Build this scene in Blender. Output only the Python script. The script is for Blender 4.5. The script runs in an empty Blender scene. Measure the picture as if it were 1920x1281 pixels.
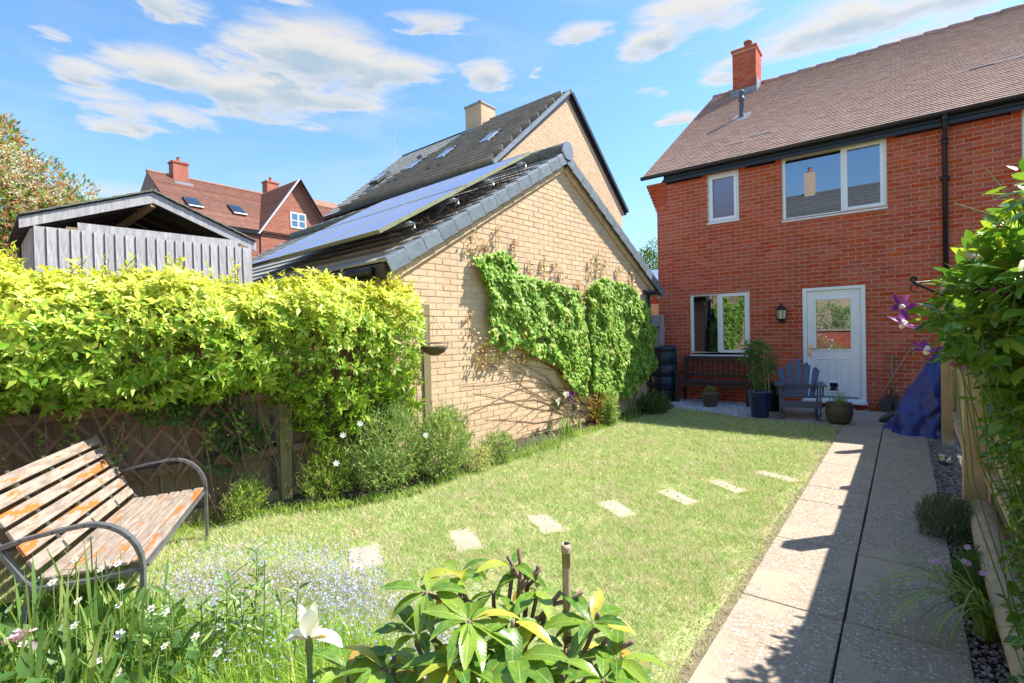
import bpy, math, random
import numpy as np
from mathutils import Vector, Matrix
rnd = random.Random(7); rs = np.random.RandomState(11)
R_ = math.radians
sc = bpy.context.scene
COL = sc.collection

# ------------------------------------------------------------------ camera
CAMP = Vector((0, 0, 1.5)); FPX = 946.03 / 1920.0
_yaw, _pitch, _roll = R_(37.86318), R_(-0.81728), R_(-1.26194)
_fwd = Vector((-math.sin(_yaw) * math.cos(_pitch), math.cos(_yaw) * math.cos(_pitch), math.sin(_pitch)))
_right = Vector((math.cos(_yaw), math.sin(_yaw), 0)); _up = _right.cross(_fwd)
_r2 = _right * math.cos(_roll) + _up * math.sin(_roll); _u2 = _up * math.cos(_roll) - _right * math.sin(_roll)
cd = bpy.data.cameras.new('camera'); cam = bpy.data.objects.new('camera', cd); COL.objects.link(cam)
cd.sensor_width = 36; cd.lens = 36 * FPX; cd.clip_start = 0.02; cd.clip_end = 2000
m3 = Matrix((_r2, _u2, -_fwd)).transposed()
cam.matrix_world = Matrix.Translation(CAMP) @ m3.to_4x4()
sc.camera = cam

# ------------------------------------------------------------------ light
SUNV = Vector((0.52, 0.63, 1.0)).normalized()
SUN_EL = math.asin(SUNV.z); SUN_AZ = math.atan2(SUNV.x, SUNV.y)
sl = bpy.data.lights.new('sun', 'SUN'); sl.energy = 4.7; sl.angle = R_(0.5); sl.color = (1, 0.95, 0.87)
so = bpy.data.objects.new('sun', sl); COL.objects.link(so)
so.rotation_euler = SUNV.to_track_quat('Z', 'Y').to_euler(); so.location = (5, 6, 12)
sc.view_settings.view_transform = 'Standard'; sc.view_settings.look = 'None'
sc.view_settings.exposure = 1.15; sc.view_settings.gamma = 1.0; sc.view_settings.use_curve_mapping = False

def NN(nt, typ, **kw):
    n = nt.nodes.new(typ)
    for k, v in kw.items():
        if k == 'inp':
            for i, val in v.items(): n.inputs[i].default_value = val
        else: setattr(n, k, v)
    return n
def LK(nt, a, b): nt.links.new(a, b)
def MATH(nt, op, a, b=None, clamp=False):
    n = nt.nodes.new('ShaderNodeMath'); n.operation = op; n.use_clamp = clamp
    for i, v in enumerate((a, b)):
        if v is None: continue
        if isinstance(v, (int, float)): n.inputs[i].default_value = v
        else: nt.links.new(v, n.inputs[i])
    return n.outputs[0]
def MIXC(nt, fac, a, b, mode='MIX'):
    n = nt.nodes.new('ShaderNodeMix'); n.data_type = 'RGBA'; n.blend_type = mode
    for i, v in ((0, fac), (6, a), (7, b)):
        if isinstance(v, (int, float)): n.inputs[i].default_value = v
        elif isinstance(v, tuple): n.inputs[i].default_value = (*v[:3], 1)
        else: nt.links.new(v, n.inputs[i])
    return n.outputs[2]
def SMOOTH(nt, v, lo, hi):
    n = nt.nodes.new('ShaderNodeMapRange'); n.interpolation_type = 'SMOOTHSTEP'
    nt.links.new(v, n.inputs[0]); n.inputs[1].default_value = lo; n.inputs[2].default_value = hi
    return n.outputs[0]

# sky: Nishita with broken cloud, everything a function of direction
w = bpy.data.worlds.new('World'); sc.world = w; w.use_nodes = True; nt = w.node_tree
bg = nt.nodes['Background']; bg.inputs[1].default_value = 0.15
sky = NN(nt, 'ShaderNodeTexSky', sky_type='NISHITA', sun_disc=False, sun_elevation=SUN_EL, sun_rotation=SUN_AZ,
         air_density=1.15, dust_density=0.5, ozone_density=2.2, altitude=50)
tc = NN(nt, 'ShaderNodeTexCoord'); sep = NN(nt, 'ShaderNodeSeparateXYZ'); LK(nt, tc.outputs['Generated'], sep.inputs[0])
az = MATH(nt, 'MULTIPLY', MATH(nt, 'ARCTAN2', sep.outputs[0], sep.outputs[1]), 57.2958)
el = MATH(nt, 'MULTIPLY', MATH(nt, 'ARCSINE', sep.outputs[2]), 57.2958)
mp = NN(nt, 'ShaderNodeMapping'); mp.inputs['Scale'].default_value = (1, 1, 4.2); LK(nt, tc.outputs['Generated'], mp.inputs[0])
nz1 = NN(nt, 'ShaderNodeTexNoise', inp={'Scale': 9.0, 'Detail': 10.0, 'Roughness': 0.58, 'Distortion': 0.25}); LK(nt, mp.outputs[0], nz1.inputs['Vector'])
nz2 = NN(nt, 'ShaderNodeTexNoise', inp={'Scale': 17.0, 'Detail': 6.0, 'Roughness': 0.6, 'Distortion': 0.4}); LK(nt, mp.outputs[0], nz2.inputs['Vector'])
clouds = [(-58, 27.2, 10.5, 4.2, 1.45), (-63, 23.4, 8.5, 2.4, 1.25), (-50, 27.4, 7, 1.6, 1.0), (-77.5, 22.4, 3.5, 1.3, 1.0), (-71, 23.8, 6.5, 2.3, 1.15), (-75.5, 20.2, 4.2, 1.7, 1.0),
          (-71, 20.4, 3.6, 1.3, .85), (-72.5, 29.2, 6, 1.2, 1.0), (-79.8, 24.3, 1.8, 0.6, .85), (-75.6, 18.6, 2.6, 0.7, .9), (-40.3, 27.3, 3.4, 1.5, 1.05), (-17.6, 30.2, 7.5, 2.6, 1.15),
          (-22, 28.8, 4, 1.4, 1.0), (-5, 26.5, 9, 2.6, .98), (-12.5, 25.4, 4.5, 1.2, .9), (-19.3, 21.6, 2.8, 0.9, .9), (4, 26, 9, 4, .95), (-34.3, 27.0, .9, .5, .9), (-83, 28, 3, .8, .8), (-85.5, 24, 1.6, .6, .9), (-66.5, 26, 3, 1.4, .9), (-55, 23.8, 5, 1.2, .9), (-29, 30.5, 4, .9, .8), (-46, 31.5, 6, .9, .8), (-62, 31.5, 4, .7, .8), (-22.3, 24.2, 2.2, 0.6, .8),
          (-68, 13.0, 14, 1.6, .62), (-45, 14.5, 10, 1.4, .62), (60, 30, 18, 6, 1.1), (110, 25, 15, 5, 1.1), (150, 48, 14, 6, 1.1), (-120, 35, 15, 5, 1.1), (-100, 12, 12, 2, .9)]
dens = None; tops = None
azd = MATH(nt, 'ADD', az, MATH(nt, 'MULTIPLY', MATH(nt, 'SUBTRACT', nz2.outputs[0], 0.5), 5.0))
eld = MATH(nt, 'ADD', el, MATH(nt, 'MULTIPLY', MATH(nt, 'SUBTRACT', nz1.outputs[0], 0.5), 3.6))
for (a0, e0, ra, re, wt) in clouds:
    dx = MATH(nt, 'DIVIDE', MATH(nt, 'SUBTRACT', azd, a0), ra); dy = MATH(nt, 'DIVIDE', MATH(nt, 'SUBTRACT', eld, e0), re)
    q = MATH(nt, 'MULTIPLY', MATH(nt, 'SUBTRACT', 1.0, MATH(nt, 'ADD', MATH(nt, 'MULTIPLY', dx, dx), MATH(nt, 'MULTIPLY', dy, dy))), wt)
    q = MATH(nt, 'MAXIMUM', q, -1.0)
    t = MATH(nt, 'MULTIPLY', MATH(nt, 'MAXIMUM', q, 0.0), MATH(nt, 'ADD', MATH(nt, 'MULTIPLY', dy, 0.5), 0.0))
    dens = q if dens is None else MATH(nt, 'MAXIMUM', dens, q)
    tops = t if tops is None else MATH(nt, 'ADD', tops, t)
dn = MATH(nt, 'ADD', dens, MATH(nt, 'MULTIPLY', MATH(nt, 'SUBTRACT', nz1.outputs[0], 0.53), 3.0))
alpha = SMOOTH(nt, dn, -0.15, 1.0)
thick = SMOOTH(nt, MATH(nt, 'SUBTRACT', dn, MATH(nt, 'MULTIPLY', tops, 1.6)), 0.6, 1.6)
ccol = MIXC(nt, thick, (2.75, 2.62, 2.42), (1.45, 1.85, 2.2))
wisp = NN(nt, 'ShaderNodeTexNoise', inp={'Scale': 3.0, 'Detail': 7.0, 'Roughness': 0.55, 'Distortion': 1.2}); LK(nt, mp.outputs[0], wisp.inputs['Vector'])
wa = MATH(nt, 'MULTIPLY', SMOOTH(nt, wisp.outputs[0], 0.48, 0.78), 0.32)
blue = MIXC(nt, 1.0, sky.outputs[0], (0.54, 0.72, 0.82), 'MULTIPLY')
hz = SMOOTH(nt, el, 22.0, -2.0)
blue = MIXC(nt, MATH(nt, 'MULTIPLY', hz, 0.65), blue, (1.75, 2.3, 2.65))
c1 = MIXC(nt, wa, blue, (2.1, 2.45, 2.7))
c2 = MIXC(nt, MATH(nt, 'MULTIPLY', alpha, 0.92), c1, ccol)
LK(nt, c2, bg.inputs[0])

# ------------------------------------------------------------------ helpers
def link(o, parent=None):
    COL.objects.link(o)
    if parent is not None: o.parent = parent
    return o
def tag(o, label=None, cat=None, group=None, kind=None):
    if label: o['label'] = label
    if cat: o['category'] = cat
    if group: o['group'] = group
    if kind: o['kind'] = kind
    return o
def thing(name, label, cat, loc=(0, 0, 0), rz=0, group=None):
    o = bpy.data.objects.new(name, None); link(o); o.location = loc; o.rotation_euler = (0, 0, rz); o.empty_display_size = .1
    return tag(o, label, cat, group)
def np_mesh(name, V, F, mat=None, smooth=False):
    V = np.ascontiguousarray(V, dtype=np.float32); F = np.ascontiguousarray(F, dtype=np.int32)
    me = bpy.data.meshes.new(name); n, k = F.shape
    me.vertices.add(len(V)); me.vertices.foreach_set('co', V.ravel())
    me.loops.add(n * k); me.loops.foreach_set('vertex_index', F.ravel())
    me.polygons.add(n); me.polygons.foreach_set('loop_start', np.arange(0, n * k, k, dtype=np.int32))
    try: me.polygons.foreach_set('loop_total', np.full(n, k, dtype=np.int32))
    except Exception: pass
    if smooth: me.polygons.foreach_set('use_smooth', np.ones(n, dtype=bool))
    me.update(calc_edges=True)
    if mat: me.materials.append(mat)
    return me
class MB:
    def __init__(s): s.v = []; s.f = []
    def add(s, vs, fs):
        b = len(s.v); s.v += [tuple(v) for v in vs]; s.f += [tuple(b + i for i in f) for f in fs]; return s
    def box(s, c, d, M=None):
        x, y, z = (q / 2 for q in d); c = Vector(c)
        vs = [Vector((sx * x, sy * y, sz * z)) for sx in (-1, 1) for sy in (-1, 1) for sz in (-1, 1)]
        vs = [(M @ v if M else v) + c for v in vs]
        return s.add(vs, [(0, 1, 3, 2), (4, 6, 7, 5), (0, 4, 5, 1), (2, 3, 7, 6), (0, 2, 6, 4), (1, 5, 7, 3)])
    def bb(s, a, b): return s.box([(a[i] + b[i]) / 2 for i in range(3)], [abs(b[i] - a[i]) for i in range(3)])
    def bar(s, a, b, w, h, up=(0, 0, 1)):
        a = Vector(a); b = Vector(b); d = b - a; L = d.length; x = d.normalized(); y = Vector(up).cross(x)
        if y.length < 1e-4: y = Vector((0, 1, 0)).cross(x)
        y.normalize(); z = x.cross(y)
        return s.box((a + b) / 2, (L, w, h), Matrix((x, y, z)).transposed())
    def tube(s, pts, r, n=8, cap=True):
        P = [Vector(p) for p in pts]; rr = r if isinstance(r, (list, tuple)) else [r] * len(P)
        rings = []; prev = None
        for i, p in enumerate(P):
            t = ((P[min(i + 1, len(P) - 1)] - P[max(i - 1, 0)])).normalized()
            ref = prev if prev is not None else (Vector((0, 0, 1)) if abs(t.z) < .9 else Vector((1, 0, 0)))
            a = (ref - t * ref.dot(t)); a.normalize(); prev = a; b = t.cross(a)
            rings.append([p + (a * math.cos(k * 2 * math.pi / n) + b * math.sin(k * 2 * math.pi / n)) * rr[i] for k in range(n)])
        vs = [v for q in rings for v in q]; fs = []
        for i in range(len(P) - 1):
            for k in range(n):
                k2 = (k + 1) % n; fs.append((i * n + k, i * n + k2, (i + 1) * n + k2, (i + 1) * n + k))
        if cap: fs.append(tuple(range(n - 1, -1, -1))); fs.append(tuple((len(P) - 1) * n + k for k in range(n)))
        return s.add(vs, fs)
    def lathe(s, prof, c=(0, 0, 0), n=24, sx=1, sy=1):
        vs = [(c[0] + r * math.cos(k * 2 * math.pi / n) * sx, c[1] + r * math.sin(k * 2 * math.pi / n) * sy, c[2] + z) for r, z in prof for k in range(n)]; fs = []
        for i in range(len(prof) - 1):
            for k in range(n):
                k2 = (k + 1) % n; fs.append((i * n + k, i * n + k2, (i + 1) * n + k2, (i + 1) * n + k))
        return s.add(vs, fs)
    def prism(s, poly, d, axis):      # poly: list of 3D points, extruded by vector d
        n = len(poly); d = Vector(axis) * d; vs = [Vector(p) for p in poly] + [Vector(p) + d for p in poly]
        fs = [tuple(range(n - 1, -1, -1)), tuple(range(n, 2 * n))] + [(i, (i + 1) % n, n + (i + 1) % n, n + i) for i in range(n)]
        return s.add(vs, fs)
    def mesh(s, name, mat, smooth=False, bev=0):
        me = bpy.data.meshes.new(name); me.from_pydata([tuple(v) for v in s.v], [], s.f)
        if smooth: me.polygons.foreach_set('use_smooth', [True] * len(me.polygons))
        me.update()
        import bmesh
        bm = bmesh.new(); bm.from_mesh(me); bmesh.ops.recalc_face_normals(bm, faces=bm.faces)
        if bev: bmesh.ops.bevel(bm, geom=list(bm.edges), offset=bev, segments=1, affect='EDGES')
        bm.to_mesh(me); bm.free()
        if mat: me.materials.append(mat)
        return me
    def ob(s, name, mat, parent=None, smooth=False, bev=0, label=None, kind=None):
        o = bpy.data.objects.new(name, s.mesh(name, mat, smooth, bev)); link(o, parent); return tag(o, label, kind=kind)
def inst(name, me, parent, loc, rot=None):
    o = bpy.data.objects.new(name, me); link(o, parent); o.location = loc
    if rot is not None: o.rotation_euler = rot
    return o
def project(p):
    d = Vector(p) - CAMP; z = d.dot(_fwd)
    if z < .1: return None
    return 960 + 946 * d.dot(_r2) / z, 640.5 - 946 * d.dot(_u2) / z, z
def noise3(P, s, seed=0):     # cheap smooth pseudo-noise for numpy points
    P = np.asarray(P) * s + seed * 3.7
    x, y, z = P[:, 0], P[:, 1], P[:, 2]
    return (np.sin(x * 1.7 + 1.3 * np.sin(y * 1.1 + z)) + np.sin(y * 2.3 + 1.7 * np.sin(z * 1.3 + x * .7)) + np.sin(z * 1.9 + 1.1 * np.sin(x * 1.9 + y))) / 3

# ------------------------------------------------------------------ materials
def base_mat(name):
    m = bpy.data.materials.new(name); m.use_nodes = True; nt = m.node_tree
    return m, nt, nt.nodes['Principled BSDF']
def objco(nt): return nt.nodes.new('ShaderNodeTexCoord').outputs['Object']
def pbr(name, c1, c2=None, scale=8, rough=.6, bump=0, bscale=40, metal=0, isl=0, stretch=None, spec=.5, coat=0, detail=6, c3=None, sc3=2.5, f3=(.5, .75)):
    m, nt, p = base_mat(name); c2 = c2 or tuple(q * .75 for q in c1)
    co = objco(nt)
    if stretch:
        mp = NN(nt, 'ShaderNodeMapping'); mp.inputs['Scale'].default_value = stretch; LK(nt, co, mp.inputs[0]); co = mp.outputs[0]
    nz = NN(nt, 'ShaderNodeTexNoise', inp={'Scale': scale, 'Detail': detail, 'Roughness': .6}); LK(nt, co, nz.inputs['Vector'])
    f = SMOOTH(nt, nz.outputs[0], .3, .7); col = MIXC(nt, f, c1, c2)
    if c3:
        n3 = NN(nt, 'ShaderNodeTexNoise', inp={'Scale': sc3, 'Detail': 7, 'Roughness': .65}); LK(nt, co, n3.inputs['Vector'])
        col = MIXC(nt, SMOOTH(nt, n3.outputs[0], *f3), col, c3)
    if isl:
        g = nt.nodes.new('ShaderNodeNewGeometry').outputs['Random Per Island']; oi = nt.nodes.new('ShaderNodeObjectInfo').outputs['Random']
        r = MATH(nt, 'FRACT', MATH(nt, 'ADD', g, oi))
        hsv = nt.nodes.new('ShaderNodeHueSaturation'); LK(nt, col, hsv.inputs['Color'])
        LK(nt, MATH(nt, 'ADD', MATH(nt, 'MULTIPLY', r, isl), 1 - isl * .55), hsv.inputs['Value'])
        r2 = MATH(nt, 'FRACT', MATH(nt, 'MULTIPLY', r, 7.31)); LK(nt, MATH(nt, 'ADD', MATH(nt, 'MULTIPLY', r2, isl * .5), 1 - isl * .25), hsv.inputs['Saturation'])
        r3 = MATH(nt, 'FRACT', MATH(nt, 'MULTIPLY', r, 17.7)); LK(nt, MATH(nt, 'ADD', MATH(nt, 'MULTIPLY', r3, isl * .04), .5 - isl * .02), hsv.inputs['Hue'])
        col = hsv.outputs[0]
    LK(nt, col, p.inputs['Base Color']); p.inputs['Roughness'].default_value = rough; p.inputs['Metallic'].default_value = metal
    p.inputs['Specular IOR Level'].default_value = spec; p.inputs['Coat Weight'].default_value = coat
    if bump:
        bn = NN(nt, 'ShaderNodeTexNoise', inp={'Scale': bscale, 'Detail': 5, 'Roughness': .6}); LK(nt, co, bn.inputs['Vector'])
        b = NN(nt, 'ShaderNodeBump', inp={'Strength': bump, 'Distance': .01}); LK(nt, bn.outputs[0], b.inputs['Height']); LK(nt, b.outputs[0], p.inputs['Normal'])
    return m
def leafmat(name, stops, trans=.4, rough=.42, zmix=None, spec=.4):
    """stops: list of (pos,color) by per-leaf random; zmix=(z0,z1,color,amount): foliage of another colour higher up the plant (young growth)"""
    m, nt, p = base_mat(name)
    g = nt.nodes.new('ShaderNodeNewGeometry').outputs['Random Per Island']; oi = nt.nodes.new('ShaderNodeObjectInfo').outputs['Random']
    r = MATH(nt, 'FRACT', MATH(nt, 'ADD', g, oi)); cr = nt.nodes.new('ShaderNodeValToRGB'); LK(nt, r, cr.inputs[0])
    e = cr.color_ramp.elements
    while len(e) < len(stops): e.new(.5)
    for i, (a, c) in enumerate(stops): e[i].position = a; e[i].color = (*c, 1)
    col = cr.outputs[0]
    if zmix:
        s = nt.nodes.new('ShaderNodeSeparateXYZ'); LK(nt, objco(nt), s.inputs[0])
        r2 = MATH(nt, 'MULTIPLY', MATH(nt, 'FRACT', MATH(nt, 'MULTIPLY', r, 9.7)), .5)
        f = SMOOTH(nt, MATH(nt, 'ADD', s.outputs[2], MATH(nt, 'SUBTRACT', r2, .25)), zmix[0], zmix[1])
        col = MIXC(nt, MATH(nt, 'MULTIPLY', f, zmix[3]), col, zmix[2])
    LK(nt, col, p.inputs['Base Color']); p.inputs['Roughness'].default_value = rough; p.inputs['Specular IOR Level'].default_value = spec
    t = nt.nodes.new('ShaderNodeBsdfTranslucent'); LK(nt, MIXC(nt, 1.0, col, (1.25, 1.25, .6), 'MULTIPLY'), t.inputs[0])
    mx = nt.nodes.new('ShaderNodeMixShader'); mx.inputs[0].default_value = trans; LK(nt, p.outputs[0], mx.inputs[1]); LK(nt, t.outputs[0], mx.inputs[2])
    LK(nt, mx.outputs[0], nt.nodes['Material Output'].inputs[0])
    return m
def brickmat(name, c1, c2, c3, var=.35):
    m = pbr(name, c1, c2, 14, .85, .5, 90, isl=var, c3=c3, sc3=5, f3=(.55, .8), spec=.25); nt = m.node_tree; p = nt.nodes['Principled BSDF']; src = p.inputs['Base Color'].links[0].from_socket
    pos = nt.nodes.new('ShaderNodeNewGeometry').outputs['Position']; mp = NN(nt, 'ShaderNodeMapping'); mp.inputs['Scale'].default_value = (1.6, 1.6, .5); LK(nt, pos, mp.inputs[0]); n1 = NN(nt, 'ShaderNodeTexNoise', inp={'Scale': 1.3, 'Detail': 6, 'Roughness': .65}); LK(nt, mp.outputs[0], n1.inputs['Vector'])
    LK(nt, MIXC(nt, MATH(nt, 'MULTIPLY', SMOOTH(nt, n1.outputs[0], .48, .70), .35), src, tuple(q * .62 for q in c2)), p.inputs['Base Color']); return m
def glassmat(name, fac=.4, tint=(.02, .025, .03), see=.0, rough=0):
    m = bpy.data.materials.new(name); m.use_nodes = True; nt = m.node_tree; nt.nodes.clear()
    out = nt.nodes.new('ShaderNodeOutputMaterial'); g = NN(nt, 'ShaderNodeBsdfGlossy', inp={'Roughness': rough, 'Color': (.66, .74, .88, 1)})
    d = NN(nt, 'ShaderNodeBsdfDiffuse', inp={'Color': (*tint, 1)}); t = NN(nt, 'ShaderNodeBsdfTransparent', inp={'Color': (.75, .8, .8, 1)})
    m1 = NN(nt, 'ShaderNodeMixShader', inp={0: see}); LK(nt, d.outputs[0], m1.inputs[1]); LK(nt, t.outputs[0], m1.inputs[2])
    fr = NN(nt, 'ShaderNodeLayerWeight', inp={'Blend': .35}); f = MATH(nt, 'ADD', MATH(nt, 'MULTIPLY', fr.outputs[0], .5), fac, True)
    m2 = nt.nodes.new('ShaderNodeMixShader'); LK(nt, f, m2.inputs[0]); LK(nt, m1.outputs[0], m2.inputs[1]); LK(nt, g.outputs[0], m2.inputs[2]); LK(nt, m2.outputs[0], out.inputs[0])
    return m
M = {}
M['red_brick'] = brickmat('red_brick', (.58, .115, .052), (.47, .085, .042), (.60, .16, .08), .24)
M['far_brick'] = brickmat('far_brick', (.46, .17, .11), (.38, .13, .085), (.50, .24, .17), .25)
M['red_mortar'] = pbr('red_mortar', (.60, .42, .32), (.50, .34, .26), 30, .95, .6, 150)
M['buff_brick'] = brickmat('buff_brick', (.72, .52, .335), (.66, .455, .285), (.70, .46, .30), .12)
M['buff_mortar'] = pbr('buff_mortar', (.64, .48, .33), (.57, .42, .285), 30, .95, .6, 150)
M['clay_tile'] = pbr('clay_tile', (.50, .33, .27), (.40, .25, .20), 9, .85, .5, 60, isl=.24, c3=(.44, .32, .27), sc3=1.2, f3=(.5, .8), spec=.3)
M['far_tile'] = pbr('far_tile', (.38, .20, .15), (.31, .155, .115), 4, .85, .5, 60, isl=.3, spec=.3)
M['grey_tile'] = pbr('grey_tile', (.40, .37, .33), (.31, .285, .255), 6, .75, .4, 60, isl=.25, c3=(.36, .33, .25), sc3=1.5, f3=(.5, .8), spec=.4)
M['rear_tile'] = pbr('rear_tile', (.13, .13, .11), (.09, .09, .08), 6, .8, .4, 60, isl=.2)
M['verge_tile'] = pbr('verge_tile', (.19, .225, .26), (.14, .165, .19), 12, .45, .3, 80, isl=.2, spec=.6)
M['lichen_ridge'] = pbr('lichen_ridge', (.20, .20, .15), (.13, .13, .11), 18, .85, .5, 60)
M['black_plastic'] = pbr('black_plastic', (.018, .019, .024), (.013, .014, .018), 5, .35, 0, spec=.5)
M['upvc'] = pbr('upvc', (.88, .89, .90), (.82, .83, .85), 3, .3, 0, spec=.5)
M['cream_seal'] = pbr('cream_seal', (.62, .54, .40), (.55, .47, .34), 3, .5, 0)
M['lead'] = pbr('lead', (.22, .23, .25), (.30, .31, .33), 9, .5, .3, 30)
M['terracotta'] = pbr('terracotta', (.42, .17, .10), (.34, .13, .08), 14, .8, .3)
M['glass'] = glassmat('glass', .36, (.012, .014, .02))
M['glass_see'] = glassmat('glass_see', .34, (.01, .012, .014), .45)
M['glass_frost'] = glassmat('glass_frost', .22, (.15, .07, .08), 0, .18)
M['solar'] = pbr('solar', (.42, .48, .72), (.38, .44, .68), 1.5, .38, 0, metal=.75, spec=.8)  # pale blue base colour stands in for sky glare on dark cells
M['sky_glass'] = pbr('sky_glass', (.55, .62, .72), (.5, .57, .68), 2, .3, 0, metal=.8)
M['alu'] = pbr('alu', (.42, .43, .42), (.36, .37, .36), 8, .35, 0, metal=.9)
M['algae_alu'] = pbr('algae_alu', (.20, .21, .10), (.28, .28, .16), 18, .6, 0, metal=.3)
M['grey_wood'] = pbr('grey_wood', (.44, .42, .42), (.32, .30, .30), 5, .8, .5, 30, isl=.22, stretch=(9, 9, 1), c3=(.60, .58, .57), sc3=3)
M['fence_wood'] = pbr('fence_wood', (.27, .17, .11), (.18, .11, .07), 5, .8, .5, 30, isl=.3, stretch=(9, 9, 1), c3=(.20, .18, .10), sc3=2)
M['new_wood'] = pbr('new_wood', (.50, .39, .23), (.40, .30, .17), 4, .7, .4, 30, isl=.15, stretch=(9, 9, 1), c3=(.22, .13, .06), sc3=4, f3=(.62, .75))
M['post_wood'] = pbr('post_wood', (.28, .235, .115), (.22, .17, .09), 5, .8, .5, 30, stretch=(9, 9, 1))
M['lath'] = pbr('lath', (.27, .15, .085), (.20, .11, .06), 8, .8, .3, 30, isl=.2)
M['dark_wood'] = pbr('dark_wood', (.075, .045, .035), (.05, .032, .026), 8, .7, .4, 30, isl=.2, stretch=(1, 6, 6))
M['bench_slat'] = None
M['steel'] = pbr('steel', (.22, .225, .25), (.17, .175, .19), 12, .38, .2, 60, metal=.5, spec=.6)
M['blue_paint'] = pbr('blue_paint', (.085, .115, .175), (.07, .095, .15), 12, .5, .2, 60)
M['blue_pot'] = pbr('blue_pot', (.02, .028, .14), (.015, .02, .10), 7, .2, 0, coat=.6)
M['brown_pot'] = pbr('brown_pot', (.10, .075, .055), (.07, .055, .04), 20, .5, .5, 30)
M['clay_pot'] = pbr('clay_pot', (.17, .10, .07), (.12, .075, .055), 9, .4, .2)
M['soil'] = pbr('soil', (.065, .045, .03), (.035, .025, .018), 30, .95, 1.0, 60)
M['dry_soil'] = pbr('dry_soil', (.30, .225, .14), (.17, .125, .08), 14, .95, 1.0, 60)
M['butt'] = pbr('butt', (.012, .03, .05), (.01, .022, .038), 5, .38, .15, 12)
M['tarp'] = pbr('tarp', (.03, .045, .27), (.018, .03, .18), 6, .33, 1.0, 14, spec=.6)
M['slate_slab'] = pbr('slate_slab', (.045, .05, .05), (.03, .033, .033), 12, .5, .3)
M['handle_wood'] = pbr('handle_wood', (.34, .22, .14), (.26, .16, .10), 12, .6, .2)
M['iron'] = pbr('iron', (.05, .05, .055), (.08, .06, .05), 30, .5, .3, metal=.6)
M['brass'] = pbr('brass', (.75, .50, .25), (.6, .4, .2), 9, .25, 0, metal=.9)
M['lamp_glass'] = pbr('lamp_glass', (.75, .66, .45), (.6, .52, .35), 9, .2, 0)
M['stem'] = pbr('stem', (.27, .18, .12), (.17, .11, .075), 30, .8, .3)
M['green_stem'] = pbr('green_stem', (.14, .22, .05), (.10, .17, .04), 30, .6)
M['cane'] = pbr('cane', (.45, .36, .22), (.34, .27, .17), 20, .6, .2, stretch=(6, 6, 1))
M['bark'] = pbr('bark', (.12, .085, .06), (.07, .05, .038), 12, .9, .6, 30)
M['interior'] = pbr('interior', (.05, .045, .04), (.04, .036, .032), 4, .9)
M['curtain'] = pbr('curtain', (.55, .42, .46), (.48, .36, .40), 4, .9)
M['blind'] = pbr('blind', (.13, .085, .06), (.10, .065, .05), 4, .6)
M['white_stone'] = pbr('white_stone', (.62, .63, .66), (.5, .5, .53), 20, .7, isl=.5)
M['pink_stone'] = pbr('pink_stone', (.34, .27, .25), (.24, .20, .20), 20, .7, isl=.8, c3=(.30, .16, .13), sc3=20)
M['dry_wood'] = pbr('dry_wood', (.48, .37, .25), (.36, .27, .18), 12, .8, .4, 30)
M['coir'] = pbr('coir', (.14, .10, .06), (.09, .065, .04), 40, .95, 1, 60)

def bench_slat():
    m, nt, p = base_mat('bench_slat'); co = objco(nt)
    mp = NN(nt, 'ShaderNodeMapping'); mp.inputs['Scale'].default_value = (1, 6, 6); LK(nt, co, mp.inputs[0])
    oi = nt.nodes.new('ShaderNodeObjectInfo').outputs['Random']
    va = NN(nt, 'ShaderNodeVectorMath', operation='ADD'); LK(nt, mp.outputs[0], va.inputs[0])
    cb = nt.nodes.new('ShaderNodeCombineXYZ'); LK(nt, MATH(nt, 'MULTIPLY', oi, 20.0), cb.inputs[0]); LK(nt, cb.outputs[0], va.inputs[1])
    g = NN(nt, 'ShaderNodeTexNoise', inp={'Scale': 7.0, 'Detail': 8, 'Roughness': .7}); LK(nt, va.outputs[0], g.inputs['Vector'])
    wood = MIXC(nt, SMOOTH(nt, g.outputs[0], .3, .7), (.43, .35, .285), (.21, .16, .125))
    n2 = NN(nt, 'ShaderNodeTexNoise', inp={'Scale': 3.2, 'Detail': 8, 'Roughness': .72}); LK(nt, va.outputs[0], n2.inputs['Vector'])
    bias = MATH(nt, 'ADD', n2.outputs[0], MATH(nt, 'MULTIPLY', oi, .10))
    f = SMOOTH(nt, bias, .625, .64)
    col = MIXC(nt, f, wood, (.42, .15, .03)); LK(nt, col, p.inputs['Base Color']); p.inputs['Roughness'].default_value = .62
    h = MATH(nt, 'ADD', f, MATH(nt, 'MULTIPLY', g.outputs[0], .8)); b = NN(nt, 'ShaderNodeBump', inp={'Strength': .35, 'Distance': .004}); LK(nt, h, b.inputs['Height']); LK(nt, b.outputs[0], p.inputs['Normal'])
    return m
M['bench_slat'] = bench_slat()
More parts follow.
